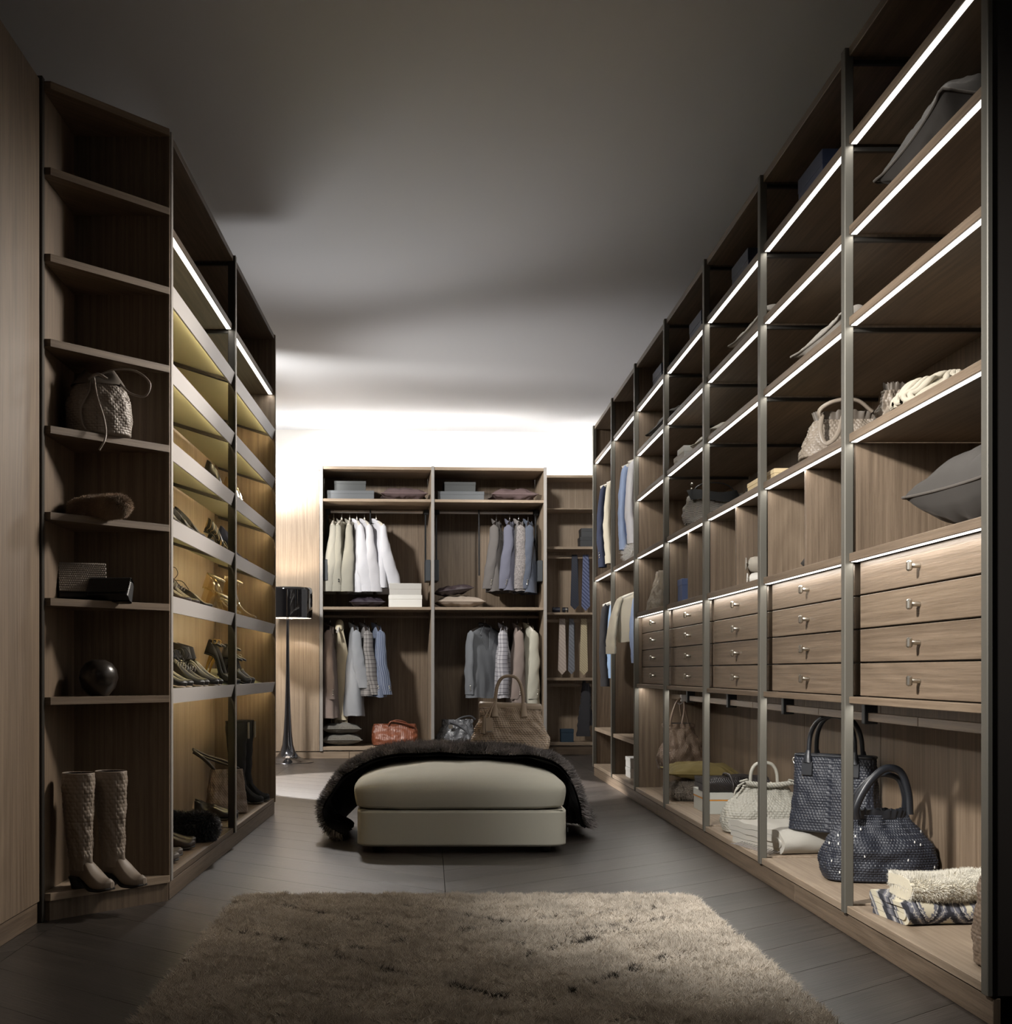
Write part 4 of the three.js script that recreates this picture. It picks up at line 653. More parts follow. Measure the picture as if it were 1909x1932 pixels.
{
  const o = thing('structured_tote', 'tall dark navy woven leather tote with rolled handles and stitched tabs', 'bag', [1.515, S.low + 0.085, -4.78], -0.72), h = 0.285;
  const prof = t => [mix(0.166, 0.15, sstep(0, 0.6, t)), mix(0.07, 0.034, t), 0, 0, 0.42];
  mesh('body', bagGeo(h, prof, { nu: 448, nv: 168, bump: weave(60, 28, 0.0034), wob: 0.004, seed: 12 }), navyLeather, o);
  mesh('rim', tube(Array.from({ length: 28 }, (_, i) => { const [c, s] = sq(i / 28 * 6.2832, 0.42); return [c * 0.15, h, s * 0.034]; }), 0.006, 120, 8, true), navyPlain, o);
  mesh('top', moved(bx(-0.14, 0.14, 0, 0.004, -0.03, 0.03, 'x', 0.001), 0, h - 0.006, 0), navyPlain, o);
  for (const z of [1, -1]) {
    mesh('handle', tube(arch(-0.09, 0.09, h + 0.01, z * 0.034, 0.14, 11, -z * 0.01, 0.8), 0.0085, 48, 10), navyPlain, o);
    for (const x of [-0.09, 0.09]) { mesh('tab', moved(bx(-0.021, 0.021, -0.052, 0.0, 0, 0.004, 'y', 0.002), x, h - 0.022, z > 0 ? 0.043 : -0.047, 0, z * -0.12), navyPlain, o); mesh('tab_neck', limb([[x, h - 0.026, z * 0.044], [x, h - 0.005, z * 0.042], [x, h + 0.02, z * 0.036]], t => mix(0.018, 0.0095, t), 8, 10, 0.55), navyPlain, o); }
  }
  mesh('zip_ring', tube([[-0.158, h - 0.01, 0], [-0.168, h - 0.02, 0.004], [-0.16, h - 0.035, 0.006]], 0.003, 12, 6), nickel, o);
}
const bone = leather(0xa29f94, 0.55);
{
  const o = thing('pouch_bag', 'pale grey-beige woven leather bag with braided handles and knotted ends', 'bag', [1.435, S.low, -5.47], -0.06), h = 0.2;
  const prof = t => [mix(0.172, 0.088, sstep(0.45, 1, t)) + 0.012 * Math.sin(Math.min(1, t / 0.5) * Math.PI), mix(0.095, 0.03, sstep(0.35, 1, t)), 0, 0, mix(0.58, 0.85, t)];
  mesh('body', bagGeo(h, prof, { nu: 400, nv: 120, bump: weave(52, 20, 0.0052), wob: 0.006, seed: 15 }), bone, o);
  mesh('frill', frill(0.08, 0.03, h - 0.012, 0.02, 22, 9), leather(0xb0a896, 0.6), o);
  mesh('handle', limb(arch(-0.06, 0.055, h + 0.01, -0.02, 0.085, 9, 0, 0.7), 0.0075, 40, 10), bone, o);
  const br = []; for (const ph of [0, 2.1, 4.2]) br.push(tube(Array.from({ length: 30 }, (_, i) => { const t = i / 29; return [mix(-0.095, 0.1, t), h + 0.004 + 0.006 * Math.cos(t * 34 + ph) + 0.012 * (2 * t - 1) ** 2, 0.05 + 0.006 * Math.sin(t * 34 + ph)]; }), 0.0062, 60, 6));
  mesh('braided_handle', merge(br), bone, o);
  for (const x of [-0.1, 0.1]) { const k = []; for (let i = 0; i < 4; i++) k.push(tube([[x, h + 0.012, 0.045], [x + Math.sign(x) * 0.015 * (i - 1), h + 0.028 - 0.012 * i, 0.055], [x + Math.sign(x) * (0.02 + 0.008 * i), h + 0.02 - 0.02 * i, 0.06]], 0.004, 12, 6)); mesh('knot', merge(k), bone, o); }
}
{
  const felt = cloth(0xb3afa6, 0.95, { sheen: 0.6 }), o = folded('folded pale grey wool blanket under the tall navy tote', [1.44, S.low, -5.02], 0.22, [0.36, 0.46, 0.088], felt, 5, { rough: 0.006 });
  mesh('fringe', merge(Array.from({ length: 16 }, (_, i) => tube([[-0.18, 0.012, 0.2 - i * 0.02], [-0.2, 0.008, 0.205 - i * 0.02], [-0.222, 0.003, 0.2 - i * 0.021]], 0.0018, 8, 5))), cloth(0x8f8a86), o);
}
giftBox('pale grey box with a thin orange band under the dark leather wrap', [1.465, S.low, -6.3], 0, [0.27, 0.104, 0.31], std(0xb7b8b0, 0.6), { lid: 0.33, band: std(0xd08a2c, 0.5), lidMat: std(0xbfc0b8, 0.6) });
{
  const o = thing('leather_wrap', 'dark brown-black quilted leather wrap, folded and strapped on the grey box', 'wrap', [1.475, S.low + 0.104, -6.24], 0.1), m = leather(0x2f2b2b, 0.45, { bumpMap: tex(128, 128, (u, v) => Math.abs(Math.sin((u + v) * 6.283 * 4)), false, [12, 12]), bumpScale: 0.0015 });
  mesh('leather', foldedGeo(0.31, 0.2, 0.072, 9, 0.006, 4), m, o);
  mesh('strap', tube([[-0.03, 0.001, 0.106], [-0.032, 0.04, 0.112], [-0.03, 0.075, 0.07], [-0.02, 0.081, 0], [-0.015, 0.07, -0.09], [-0.015, 0.01, -0.11]], 0.006, 36, 6), leather(0x35302f, 0.4), o);
}
cushion('olive gold velvet cushion leaning on a grey fur cushion', [1.455, S.low + 0.102, -6.86], 0.0, [0.39, 0.28, 0.095], velvet(0x6b5d33), 31, { wrinkle: 0.009, tilt: [0.06, -0.02] });
{
  const o = thing('fur_cushion', 'grey-brown short fur cushion underneath the olive velvet one', 'cushion', [1.44, S.low, -6.86]), m = mesh('cover', cushionGeo(0.34, 0.27, 0.115, 33, 0.01), phys(0x6e655b, 0.95), o);
  m.add(fur(m, 9000, 0.014, 0.0013, 0x8a8074, 6, { vary: 0.3 }));
}
{
  const o = thing('hobo_bag', 'slouchy brown woven leather bag hanging by its straps from the rail', 'bag', [1.415, 0.222, -7.18], 0.15), h = 0.26, m = leather(0x6d5b4c, 0.58, { clearcoat: 0.03 });
  const prof = t => [mix(0.13, 0.075, sstep(0.3, 1, t)) + 0.01 * Math.sin(t * 8), mix(0.07, 0.03, sstep(0.2, 1, t)) * (t > 0.9 ? 1.1 : 1), -0.015 * t, 0.02 * Math.sin(t * 4), 0.8];
  const g = bagGeo(h, prof, { nu: 330, nv: 110, bump: weave(46, 26, 0.0036), wob: 0.01, seed: 27 });
  mesh('body', g, m, o);
  mesh('lining', grid(30, 6, (u, v) => { const [c, s] = sq(u * 6.2832, 0.8); return [-0.015 + c * mix(0.074, 0.03, v), h + 0.004 - v * 0.04, 0.02 * Math.sin(4) + s * mix(0.032, 0.012, v)]; }, true), leather(0x3d3936, 0.5), o);
  mesh('handle', tube([[-0.075, h - 0.01, 0.02], [-0.07, h + 0.03, 0.02], [-0.03, h + 0.125, 0.008], [0.0, h + 0.142, 0.0], [0.012, h + 0.1, 0.012], [-0.01, h + 0.0, 0.03]], 0.006, 44, 8), m, o);
  mesh('handle', tube([[0.05, h - 0.01, -0.03], [0.035, h + 0.05, -0.02], [0.005, h + 0.135, -0.006], [-0.005, h + 0.135, -0.012], [0.01, h + 0.04, -0.04]], 0.005, 36, 8), m, o);
}
{
  const o = thing('rail_hook', 'small pale metal hook holding the hanging brown bag', 'hook', [1.42, 0.6, -7.18]);
  mesh('plate', bx(-0.012, 0.034, 0.006, 0.044, -0.014, 0.014, 'y', 0.002), alu, o); mesh('peg', tube([[-0.004, 0.02, 0], [-0.004, -0.002, 0], [-0.02, -0.008, 0], [-0.03, 0.004, 0]], 0.0035, 16, 8), alu, o);
}
{
  // flame pattern of the woven blanket
  const N = hex(0x2a2b33), Cc = hex(0xc2baa3), B = hex(0x64646c), L = hex(0xb9b5ad), t = tex(512, 256, (u, v) => { const w = (v * 3 + 0.55 * Math.abs(((u * 5) % 1) * 2 - 1) * (1 + 0.3 * Math.sin(u * 9)) + 0.05 * n2(u * 60, v * 60)) % 1; return w < 0.2 ? N : w < 0.28 ? B : w < 0.33 ? L : w < 0.42 ? B : w < 0.52 ? N : w < 0.57 ? L : w < 0.64 ? B : w < 0.95 ? Cc : L; }, true, [1.7, 2.4]);
  folded('folded navy and cream flame-pattern blanket near the right edge', [1.445, S.low, -3.57], 0.12, [0.35, 0.24, 0.062], cloth(0xffffff, 0.95, { map: t }), 44, { rough: 0.005 });
  const o = folded('cream fur throw folded on top of the flame-pattern blanket', [1.46, S.low + 0.063, -3.55], 0.06, [0.33, 0.19, 0.058], phys(0xcfc6b0, 0.95), 46, { rough: 0.008, layers: 2, name: 'folded_fur', category: 'throw' }), m = o.children[0];
  m.add(fur(m, 30000, 0.011, 0.0009, 0xd6d1c4, 12, { vary: 0.1, droop: 0.1 }));
}
{
  const o = thing('bucket_tote', 'rounded brown woven bag cut off by the nearest end panel', 'bag', [1.45, S.low, -2.965], 0), h = 0.205;
  mesh('body', bagGeo(h, t => [0.165 + 0.025 * Math.sin(Math.min(1, t * 1.4) * Math.PI / 2 + 0.4) - 0.02 * t, mix(0.085, 0.05, t), 0, 0, 0.6], { nu: 260, nv: 90, bump: weave(40, 20, 0.0035), seed: 51 }), leather(0x6f5f50, 0.5), o);
  mesh('rim', tube(Array.from({ length: 24 }, (_, i) => { const [c, s] = sq(i / 24 * 6.2832, 0.6); return [c * 0.166, h, s * 0.05]; }), 0.005, 90, 8, true), leather(0x5d4d40, 0.5), o);
}
// ---- the two hanging bays at the far end
const shirtW = cloth(0xd4d3d6), shirtB = cloth(0x9fb0d0), creamC = cloth(0xc3bba8), navyC = cloth(0x2a3148), darkC = cloth(0x2e2c2e), jeanB = cloth(0x8ba4c4);
const hangR = (name, label, cat, x, y, z, turn, opt, mat, extra) => { hanger(`hanger of the ${label}`.split(' ').slice(0, 16).join(' '), [x, y, z], turn, hangerPale, 'clothes hangers in the far right-hand bays'); return garment(name, label, cat, [x, y, z], turn, opt, mat, extra); };
const HR1 = 2.235, HR2 = 1.385;
hangR('shirt', 'white shirt hanging in the sixth right-hand bay, upper rail', 'shirt', 1.45, HR1, -8.12, 0.1, { L: 0.56, sh: 0.18, seed: 61, sleeve: 0.5 }, shirtW);
hangR('shirt', 'pale blue shirt behind the white one, sixth right-hand bay', 'shirt', 1.44, HR1, -8.28, -0.1, { L: 0.6, sh: 0.185, seed: 62, sleeve: 0.52 }, shirtB);
hangR('jacket', 'cream jacket hanging in the farthest bay, upper rail', 'jacket', 1.44, HR1, -9.02, 0.1, { L: 0.62, sh: 0.185, seed: 63, sleeve: 0.55, sw1: 0.055 }, creamC);
hangR('jacket', 'navy jacket behind the cream one in the farthest bay', 'jacket', 1.42, HR1, -9.2, 0.05, { L: 0.62, sh: 0.185, seed: 64, sleeve: 0.56, lapel: true, buttons: 3 }, navyC);
hangR('jacket', 'black jacket hanging on the farthest lower rail', 'jacket', 1.43, HR2, -9.2, 0.2, { L: 0.6, sh: 0.19, seed: 65, sleeve: 0.56, lapel: true }, darkC);
hangR('shirt', 'pale blue denim shirt beside the black jacket, farthest bay', 'shirt', 1.46, HR2, -9.02, 0.15, { L: 0.6, sh: 0.185, seed: 66, sleeve: 0.5 }, jeanB);
hangR('blouse', 'off-white loose blouse on the lower rail of the sixth bay', 'blouse', 1.42, HR2, -8.3, 0.12, { L: 0.42, sh: 0.2, seed: 67, sleeve: 0.34, sw1: 0.075, splay: 0.06 }, creamC, {});
hangR('shirt', 'white and blue shirt in front of the off-white blouse', 'shirt', 1.49, HR2, -8.14, 0.1, { L: 0.5, sh: 0.19, seed: 68, sleeve: 0.4, sw1: 0.06 }, shirtB, { collarMat: navyC });
hangR('coat', 'cream coat with one large dark button, sixth bay', 'coat', 1.5, HR2, -7.98, 0.1, { L: 0.56, sh: 0.19, seed: 69, sleeve: 0.48, buttons: 1 }, cloth(0xb9b29c), { buttonMat: std(0x151515, 0.4) });
hangR('dress', 'long pale blue dress at the back of the sixth bay', 'dress', 1.47, HR2, -7.82, 0, { L: 0.98, sh: 0.17, seed: 70, sleeve: 0.2, flare: 1.15 }, jeanB);
hangR('skirt', 'shiny pinkish-grey skirt below the black jacket', 'skirt', 1.47, 1.1, -8.95, 0, { L: 0.62, sh: 0.13, seed: 71, sleeve: 0.05, flare: 1.3 }, phys(0x9a8d8a, 0.35));
{ const o = thing('fluffy_cushion', 'white fluffy cushion on the shelf of the sixth bay', 'cushion', [1.42, 1.4695, -8.1]), m = mesh('cover', cushionGeo(0.34, 0.34, 0.13, 72, 0.01), phys(0xd8d6d2, 0.95), o); m.add(fur(m, 5000, 0.035, 0.0022, 0xe8e6e2, 14, { vary: 0.12, droop: 0.1 })); }
cushion('white textured cushion standing on the low shelf, farthest bay', [1.44, 0.36, -8.86], 0, [0.3, 0.24, 0.1], cloth(0xb9b7b2, 0.95, { bumpMap: fabricBump(20), bumpScale: 0.004 }), 73, { tilt: [1.35, 0] });
cushion('pale grey cushion propped on the bottom shelf, farthest bay', [1.46, 0.089, -8.85], 0.2, [0.32, 0.26, 0.09], cloth(0xaaa8a4), 74, { tilt: [0.7, 0] });
for (const [y, l] of [[0, 'lower'], [0.066, 'upper']]) for (const [x, w] of [[0, 'left'], [0.13, 'right']]) giftBox(`${l} ${w} of four small white boxes, sixth bay bottom`, [1.345 + x, 0.089 + y, -8.3], 0, [0.12, 0.064, 0.2], whiteCard, { group: 'small white boxes in the sixth bay' });
// ------------------------------------------------------------------ things on the left-hand shelves
{
  const o = thing('bucket_bag', 'grey-taupe woven leather drawstring bucket bag on the corner shelf', 'bag', [-1.078, 1.537, -4.19], 0.15), h = 0.2, m = leather(0x8c847d, 0.5);
  mesh('body', bagGeo(h - 0.03, t => [0.098 + 0.01 * Math.sin(t * 2.4) - 0.03 * t * t * t, 0.078 + 0.008 * Math.sin(t * 2.4) - 0.03 * t * t, -0.004 * t, 0, 0.95], { nu: 320, nv: 110, bump: weave(34, 20, 0.0028), wob: 0.004, seed: 81 }), m, o);
  mesh('collar', grid(60, 10, (u, v) => { const [c, s] = sq(u * 6.2832, 0.85), k = mix(1, 0.5, v) * (1 + 0.16 * Math.sin(u * 6.2832 * 4) * v); return [-0.004 + c * 0.088 * k, h - 0.032 + v * 0.045 + 0.012 * Math.cos(u * 6.2832 * 2) * v, s * 0.061 * k]; }, true), leather(0x6d665f, 0.5, { side: THREE.DoubleSide }), o);
  mesh('strap', tube([[0.0, h - 0.0, 0.03], [0.05, h + 0.02, 0.03], [0.12, h + 0.012, 0.05], [0.165, h - 0.03, 0.06], [0.15, h - 0.07, 0.06], [0.1, h - 0.06, 0.055], [0.07, h - 0.03, 0.05]], 0.0035, 50, 7), m, o);
  mesh('drawstring', merge([tube([[-0.02, h - 0.015, 0.055], [-0.025, h - 0.06, 0.074], [-0.05, h - 0.12, 0.088], [-0.045, h - 0.17, 0.09], [-0.035, h - 0.19, 0.094]], 0.0035, 30, 6), tube([[-0.012, h - 0.015, 0.057], [0.0, h - 0.08, 0.082], [0.022, h - 0.15, 0.095], [0.03, h - 0.195, 0.105], [0.028, h - 0.23, 0.128], [0.012, h - 0.26, 0.13]], 0.0035, 36, 6), tube([[-0.03, h - 0.02, 0.056], [0.0, h - 0.004, 0.062], [0.03, h - 0.018, 0.056]], 0.005, 12, 6)]), m, o);
}
{
  const o = thing('fur_roll', 'rolled beige-brown fur stole on the corner shelf', 'fur', [-1.065, 1.269, -4.14], -0.62);
  const g = loft(Array.from({ length: 17 }, (_, i) => { const t = i / 16, e = Math.sqrt(Math.max(0.05, 1 - (Math.abs(t - 0.5) * 2) ** 8)), rr = 0.033 * e * (1 - 0.15 * t); return Array.from({ length: 22 }, (_, k) => { const a = -k / 22 * 6.283, q = rr * (1 + 0.1 * n3(t * 5, Math.cos(a), Math.sin(a))); return [(t - 0.5) * 0.26, 0.033 + Math.sin(a) * q, Math.cos(a) * q * 1.15]; }); }));
  const m = mesh('pelt', g, phys(0x4a4038, 0.95), o); m.add(fur(m, 14000, 0.014, 0.0013, 0xa08d7a, 5, { vary: 0.35 }));
}
function clutch(name, label, pos, turn, [w, h, d], lean, mat, flapMat) {
  const o = thing(name, label, 'clutch', pos, turn), q = g => moved(g, 0, 0, 0, 0, -lean);
  mesh('body', q(grid(120, 50, (u, v) => { const [c, s] = sq(u * 6.2832, 0.25), k = 1 - 0.85 * Math.abs(v - 0.5) * 2 * (Math.abs(v - 0.5) > 0.42 ? (Math.abs(v - 0.5) - 0.42) / 0.08 : 0); return [c * w / 2 * (1 - 0.03 * v), v * h, s * d / 2 * k * (1 - 0.35 * v)]; }, true)), mat, o);
  mesh('flap', q(displace(grid(140, 60, (u, v) => [(u - 0.5) * w * 1.0, h + 0.002 - Math.max(0, v - 0.12) * h * 0.92 + 0.004 * Math.sin(v * 3), d / 2 * 0.66 + 0.004 - 0.5 * d * Math.max(0, 0.12 - v) / 0.12 + 0.007 * v]), weave(22, 15, -0.0022))), flapMat, o); return o;
}
clutch('clutch_bag', 'grey woven leather clutch leaning in the corner shelf', [-1.125, 1.0025, -4.16], 0.35, [0.15, 0.122, 0.035], 0.28, leather(0x292725), leather(0x8d857c, 0.5, { side: THREE.DoubleSide }));
clutch('clutch_bag', 'small black clutch lying before the grey woven one', [-1.035, 1.0025, -4.14], -0.12, [0.14, 0.068, 0.06], 0.5, leather(0x121316), leather(0x15171b, 0.45, { side: THREE.DoubleSide }));
{ const o = thing('ball_vase', 'dark polished round ball vase on the corner shelf', 'vase', [-1.085, 0.694, -4.205]); mesh('body', lathe([[0, 0], [0.028, 0.0], [0.034, 0.004], [0.054, 0.028], [0.063, 0.06], [0.058, 0.086], [0.043, 0.107], [0.024, 0.117], [0.021, 0.119], [0.02, 0.114], [0.03, 0.1], [0, 0.09]], 64), std(0x292420, 0.28), o); }
{
  const lt = leather(0x877b6f, 0.5), m = { foot: lt, shaft: lt, sole: leather(0x171412, 0.5), lining: std(0x2a2622, 0.8) }, opt = { h: 0.365, heel: 0.03, len: 0.175, wid: 0.074, r0: 0.034, r1: 0.048, woven: 1 };
  boot('left of two tall taupe boots with woven leather shafts', [-1.145, 0.086, -4.09], -0.5, opt, m, 'tall taupe boots with woven shafts'); boot('right of two tall taupe boots with woven leather shafts', [-1.06, 0.086, -4.165], -0.5, opt, m, 'tall taupe boots with woven shafts');
}
// shoes on the slanted trays (toes to the aisle)
const blackL = leather(0x141314, 0.28, { clearcoat: 0.5 }), blackMat = leather(0x121112, 0.6), brownL = leather(0x2c211b, 0.35), soleT = leather(0x8a7a63, 0.6), gold = std(0xc9a865, 0.3, { metalness: 1 });
const clear = new THREE.MeshPhysicalMaterial({ color: 0xf3ead2, roughness: 0.12, transmission: 1, thickness: 0, ior: 1.45 }), glitter = std(0xd8d2c8, 0.3, { metalness: 0.8 }), navyS = velvet(0x1c2340), patterned = leather(0xffffff, 0.4, { map: tex(128, 128, (u, v) => { const w = (v * 5 + 0.3 * Math.sin(u * 6.283 * 3)) % 1; return w < 0.12 ? [0.7, 0.6, 0.45] : [0.06, 0.055, 0.05]; }, true, [2, 2]) });
function trayShoe(label, h, z, inset, opt, mats, yaw = 0, group) {
  const len = opt.len ?? 0.2, d = z - 4.344, xf = LA[0] + 0.0139 * d, xl = -0.036 - inset - len * 0.954, y = h - 0.022 + (-0.012 - xl) * 0.3135 + 0.0035;
  return shoe(label, [xf + xl, y, -z], yaw, { ...opt, len, tilt: 0.3 }, mats, group);
}
{
  const h = 0.717, ox = { len: 0.21, wid: 0.07, heel: 0.014, open: [0.08, 0.34], arch: 0.05, toe: 0.028 };
  const bo = { len: 0.215, wid: 0.07, heel: 0.02, open: [0.08, 0.3], arch: 0.062, toe: 0.03, shaft: 0.05, laces: false }, an = { ...bo, shaft: 0.065, lean: 0.45, flare: 1.1 };
  trayShoe('first flat black shoe on the lowest tray, near the corner shelves', h, 4.74, 0, ox, { upper: blackL, sole: soleT }); trayShoe('second flat black shoe on the lowest tray, near the corner shelves', h, 4.86, 0, ox, { upper: blackL, sole: soleT });
  trayShoe('left ruffled black shoe in the middle of the lowest tray', h, 5.08, 0, { ...bo, laces: true }, { upper: blackL, sole: soleT }); trayShoe('right ruffled black shoe in the middle of the lowest tray', h, 5.18, 0, { ...bo, laces: true }, { upper: blackL, sole: soleT });
  trayShoe('left plain black ankle boot on the lowest tray', h, 5.4, 0, an, { upper: blackL, sole: soleT }); trayShoe('right plain black ankle boot on the lowest tray', h, 5.5, 0, an, { upper: blackL, sole: soleT });
  const st = { len: 0.18, wid: 0.066, heel: 0.1, stiletto: true, open: [0.12, 0.62], low: 0.03, back: 0.06, arch: 0.04, toe: 0.026, straps: [[0.032, 0.166, 0.006]] };
  trayShoe('black high heel with buckled ankle strap behind the post', h, 5.86, 0.0, st, { upper: blackMat, heel: gold, buckle: gold, sole: blackMat }, 0.1); trayShoe('second black high heel with ankle strap behind the post', h, 5.96, 0.0, st, { upper: blackMat, heel: gold, buckle: gold, sole: blackMat }, 0.1);
  const pf = { len: 0.18, wid: 0.068, heel: 0.085, open: [0.1, 0.55], low: 0.035, back: 0.07, arch: 0.05, toe: 0.03, platform: true, straps: [[0.034, 0.156, 0.006], [0.075, 0.115, 0.006]] };
  trayShoe('left black strappy platform heel on the lowest tray', h, 6.3, 0, pf, { upper: blackL, buckle: nickel, sole: blackL }); trayShoe('right black strappy platform heel on the lowest tray', h, 6.42, 0, pf, { upper: blackL, buckle: nickel, sole: blackL });
}
{
  const h = 1.031, lc = { len: 0.22, wid: 0.07, heel: 0.014, open: [0.08, 0.32], arch: 0.058, toe: 0.026, laces: true, pointy: 0.2 };
  trayShoe('nearer dark brown lace-up shoe with loose laces', h, 4.82, 0, lc, { upper: brownL, sole: soleT, laces: brownL }); trayShoe('farther dark brown lace-up shoe with loose laces', h, 4.98, 0, lc, { upper: brownL, sole: soleT, laces: brownL });
  trayShoe('slim black flat shoe beside the clear heels', h, 5.26, 0, { len: 0.2, wid: 0.066, heel: 0.013, open: [0.1, 0.5], arch: 0.035, toe: 0.024 }, { upper: blackL, sole: soleT });
  const ch = { len: 0.18, wid: 0.066, heel: 0.085, open: [0.1, 0.55], low: 0.035, back: 0.07, arch: 0.045, toe: 0.028, straps: [[0.034, 0.156, 0.005], [0.095, 0.085, 0.004], [0.12, 0.066, 0.004]] };
  trayShoe('left transparent strappy heel near the post', h, 5.84, 0, ch, { upper: clear, sole: clear, strap: glitter, heel: clear }, 0.1); trayShoe('right transparent strappy heel near the post', h, 5.96, 0, ch, { upper: clear, sole: clear, strap: glitter, heel: clear }, 0.1);
  trayShoe('transparent high boot-like heel, end of the same tray', h, 6.46, 0, { ...ch, len: 0.2, shaft: 0.07, straps: [[0.05, 0.18, 0.005]] }, { upper: clear, sole: clear, strap: glitter, heel: clear });
}
{
  const h = 1.294, fl = { len: 0.2, wid: 0.068, heel: 0.02, open: [0.1, 0.5], arch: 0.05, toe: 0.03 };
  [4.62, 4.86, 5.1, 5.3].forEach((z, i) => trayShoe(`${ordinal[i]} black shoe from the left on the third tray up`, h, z, 0, { ...fl, heel: 0.05 }, { upper: blackMat, sole: blackMat }));
  const pp = { len: 0.18, wid: 0.066, heel: 0.08, stiletto: true, open: [0.12, 0.6], arch: 0.045, back: 0.065, toe: 0.028 };
  trayShoe('black pump with a pale wavy pattern on the third tray', h, 5.88, 0, pp, { upper: patterned, sole: blackL }, 0.05); trayShoe('dark navy velvet pump on the third tray', h, 6.2, 0, pp, { upper: navyS, sole: blackL });
}
{
  const h = 1.556, pp = { len: 0.18, wid: 0.066, heel: 0.08, stiletto: true, open: [0.12, 0.6], arch: 0.045, back: 0.065, toe: 0.028 };
  trayShoe('single black pump on the fourth tray up', h, 5.86, 0, pp, { upper: blackL, sole: blackL }); trayShoe('transparent pump on the fourth tray up', h, 6.36, 0, pp, { upper: clear, sole: clear, heel: clear }); trayShoe('second transparent pump on the fourth tray up', h, 6.46, 0, pp, { upper: clear, sole: clear, heel: clear });
}
// bottom of the shoe bays
{
  const o = thing('black_fur_roll', 'bundle of rolled black fur on the bottom shelf', 'fur', [-0.99, 0.086, -5.2], 0.05);
  const g = loft(Array.from({ length: 19 }, (_, i) => { const t = i / 18, e = Math.sqrt(Math.max(0.03, 1 - (Math.abs(t - 0.5) * 2) ** 6)), rr = 0.058 * e; return Array.from({ length: 26 }, (_, k) => { const a = -k / 26 * 6.283, q = rr * (1 + 0.12 * n3(t * 3, Math.cos(a), Math.sin(a) + 3)); return [(t - 0.5) * 0.27, Math.max(0.002, 0.056 + Math.sin(a) * q), Math.cos(a) * q * 1.15]; }); }));
  const m = mesh('pelt', g, phys(0x0d0d0e, 0.9), o); m.add(fur(m, 9000, 0.016, 0.0014, 0x1b1b1e, 5, { vary: 0.5, rough: 0.4 }));
}
{
  const fl = { len: 0.2, wid: 0.068, heel: 0.016, open: [0.1, 0.4], arch: 0.05, toe: 0.03 }, y = 0.0905, greyL = leather(0x57504a, 0.45);
  [[-1.105, 4.94, brownL, 'nearer dark brown shoe beside the black fur'], [-1.12, 5.04, brownL, 'farther dark brown shoe beside the black fur'], [-1.1, 4.6, greyL, 'nearest grey shoe peeping out from behind the corner post'], [-1.11, 4.72, greyL, 'second grey shoe peeping out from behind the corner post'], [-1.1, 5.44, blackL, 'nearer glossy black shoe before the woven bag'], [-1.11, 5.54, blackL, 'farther glossy black shoe before the woven bag'], [-1.085, 5.92, blackL, 'nearer black shoe just past the middle post'], [-1.1, 6.02, blackL, 'farther black shoe just past the middle post']].forEach(([x, z, m, l]) => shoe(l, [x, y, -z], 0.05, fl, { upper: m, sole: blackL }));
}
{
  const o = thing('shoulder_bag', 'taupe woven leather shoulder bag behind the middle post', 'bag', [-0.985, 0.086, -6.22], 0.35), h = 0.215, m = leather(0x7a6a5c, 0.36);
  mesh('body', bagGeo(h, t => [mix(0.1, 0.075, t), mix(0.06, 0.03, t), 0, 0, 0.5], { nu: 300, nv: 100, bump: weave(40, 26, 0.0022), seed: 91 }), m, o);
  mesh('handle', tube([[-0.06, h, 0.02], [-0.1, h + 0.045, 0.02], [-0.165, h + 0.1, 0.01], [-0.1, h + 0.07, 0.0], [0.0, h + 0.035, 0.0], [0.06, h + 0.0, 0.01]], 0.006, 40, 7), leather(0x3a332d, 0.4), o);
  mesh('handle', tube([[-0.06, h, -0.02], [-0.11, h + 0.05, -0.02], [-0.16, h + 0.085, -0.02], [-0.08, h + 0.05, -0.02], [0.06, h, -0.02]], 0.006, 40, 7), leather(0x3a332d, 0.4), o);
  mesh('tag', moved(bx(-0.012, 0.012, -0.045, 0, -0.002, 0.002, 'y', 0.001), 0.03, h + 0.005, 0.036), nickel, o);
}
{
  const m = { foot: velvet(0x101012), shaft: velvet(0x121214), sole: blackL, lining: blackMat }, opt = { h: 0.425, heel: 0.045, len: 0.175, wid: 0.07, r0: 0.03, r1: 0.05, tab: std(0x8f8a85, 0.3, { metalness: 0.6 }) };
  boot('front one of two tall black suede boots by the end panel', [-1.035, 0.09, -6.66], -0.08, opt, m, 'tall black suede boots'); boot('rear one of two tall black suede boots by the end panel', [-1.02, 0.09, -6.79], -0.08, opt, m, 'tall black suede boots');
}
// ------------------------------------------------------------------ clothes and things in the rear wardrobe
const plaid = (a, b, c) => tex(128, 128, (u, v) => { const q = t => { const f = (t * 3) % 1; return (f < 0.35 ? 0.55 : 0) + (f > 0.6 && f < 0.68 ? 0.5 : 0); }; return mixc(hex(a), hex(b), clamp((q(u) + q(v)) * 0.62)); }, true, [3, 9]);
const stripe = (a, b) => tex(64, 8, u => mixc(hex(a), hex(b), (u * 8) % 1 < 0.12 ? 1 : 0), true, [10, 1]);
const tweed = (a, b, rep = [2, 3]) => tex(128, 128, (u, v, x, y) => { const k = 0.5 + 0.5 * n2(x * 0.9, y * 0.9); return mixc(hex(a), hex(b), k); }, true, rep);
const RAIL_HI = 2.228, RAIL_LO = 1.274;
const hang = (name, label, cat, x, hi, yaw, opt, mat, extra = {}, hm = hangerWood) => {
  const p = rear(x, hi ? RAIL_HI : RAIL_LO, -0.282), t = BT + Math.PI / 2 - yaw;
  hanger(`hanger of the ${label}`.split(' ').slice(0, 16).join(' '), p, t, hm); return garment(name, label, cat, p, t, opt, mat, extra);
};
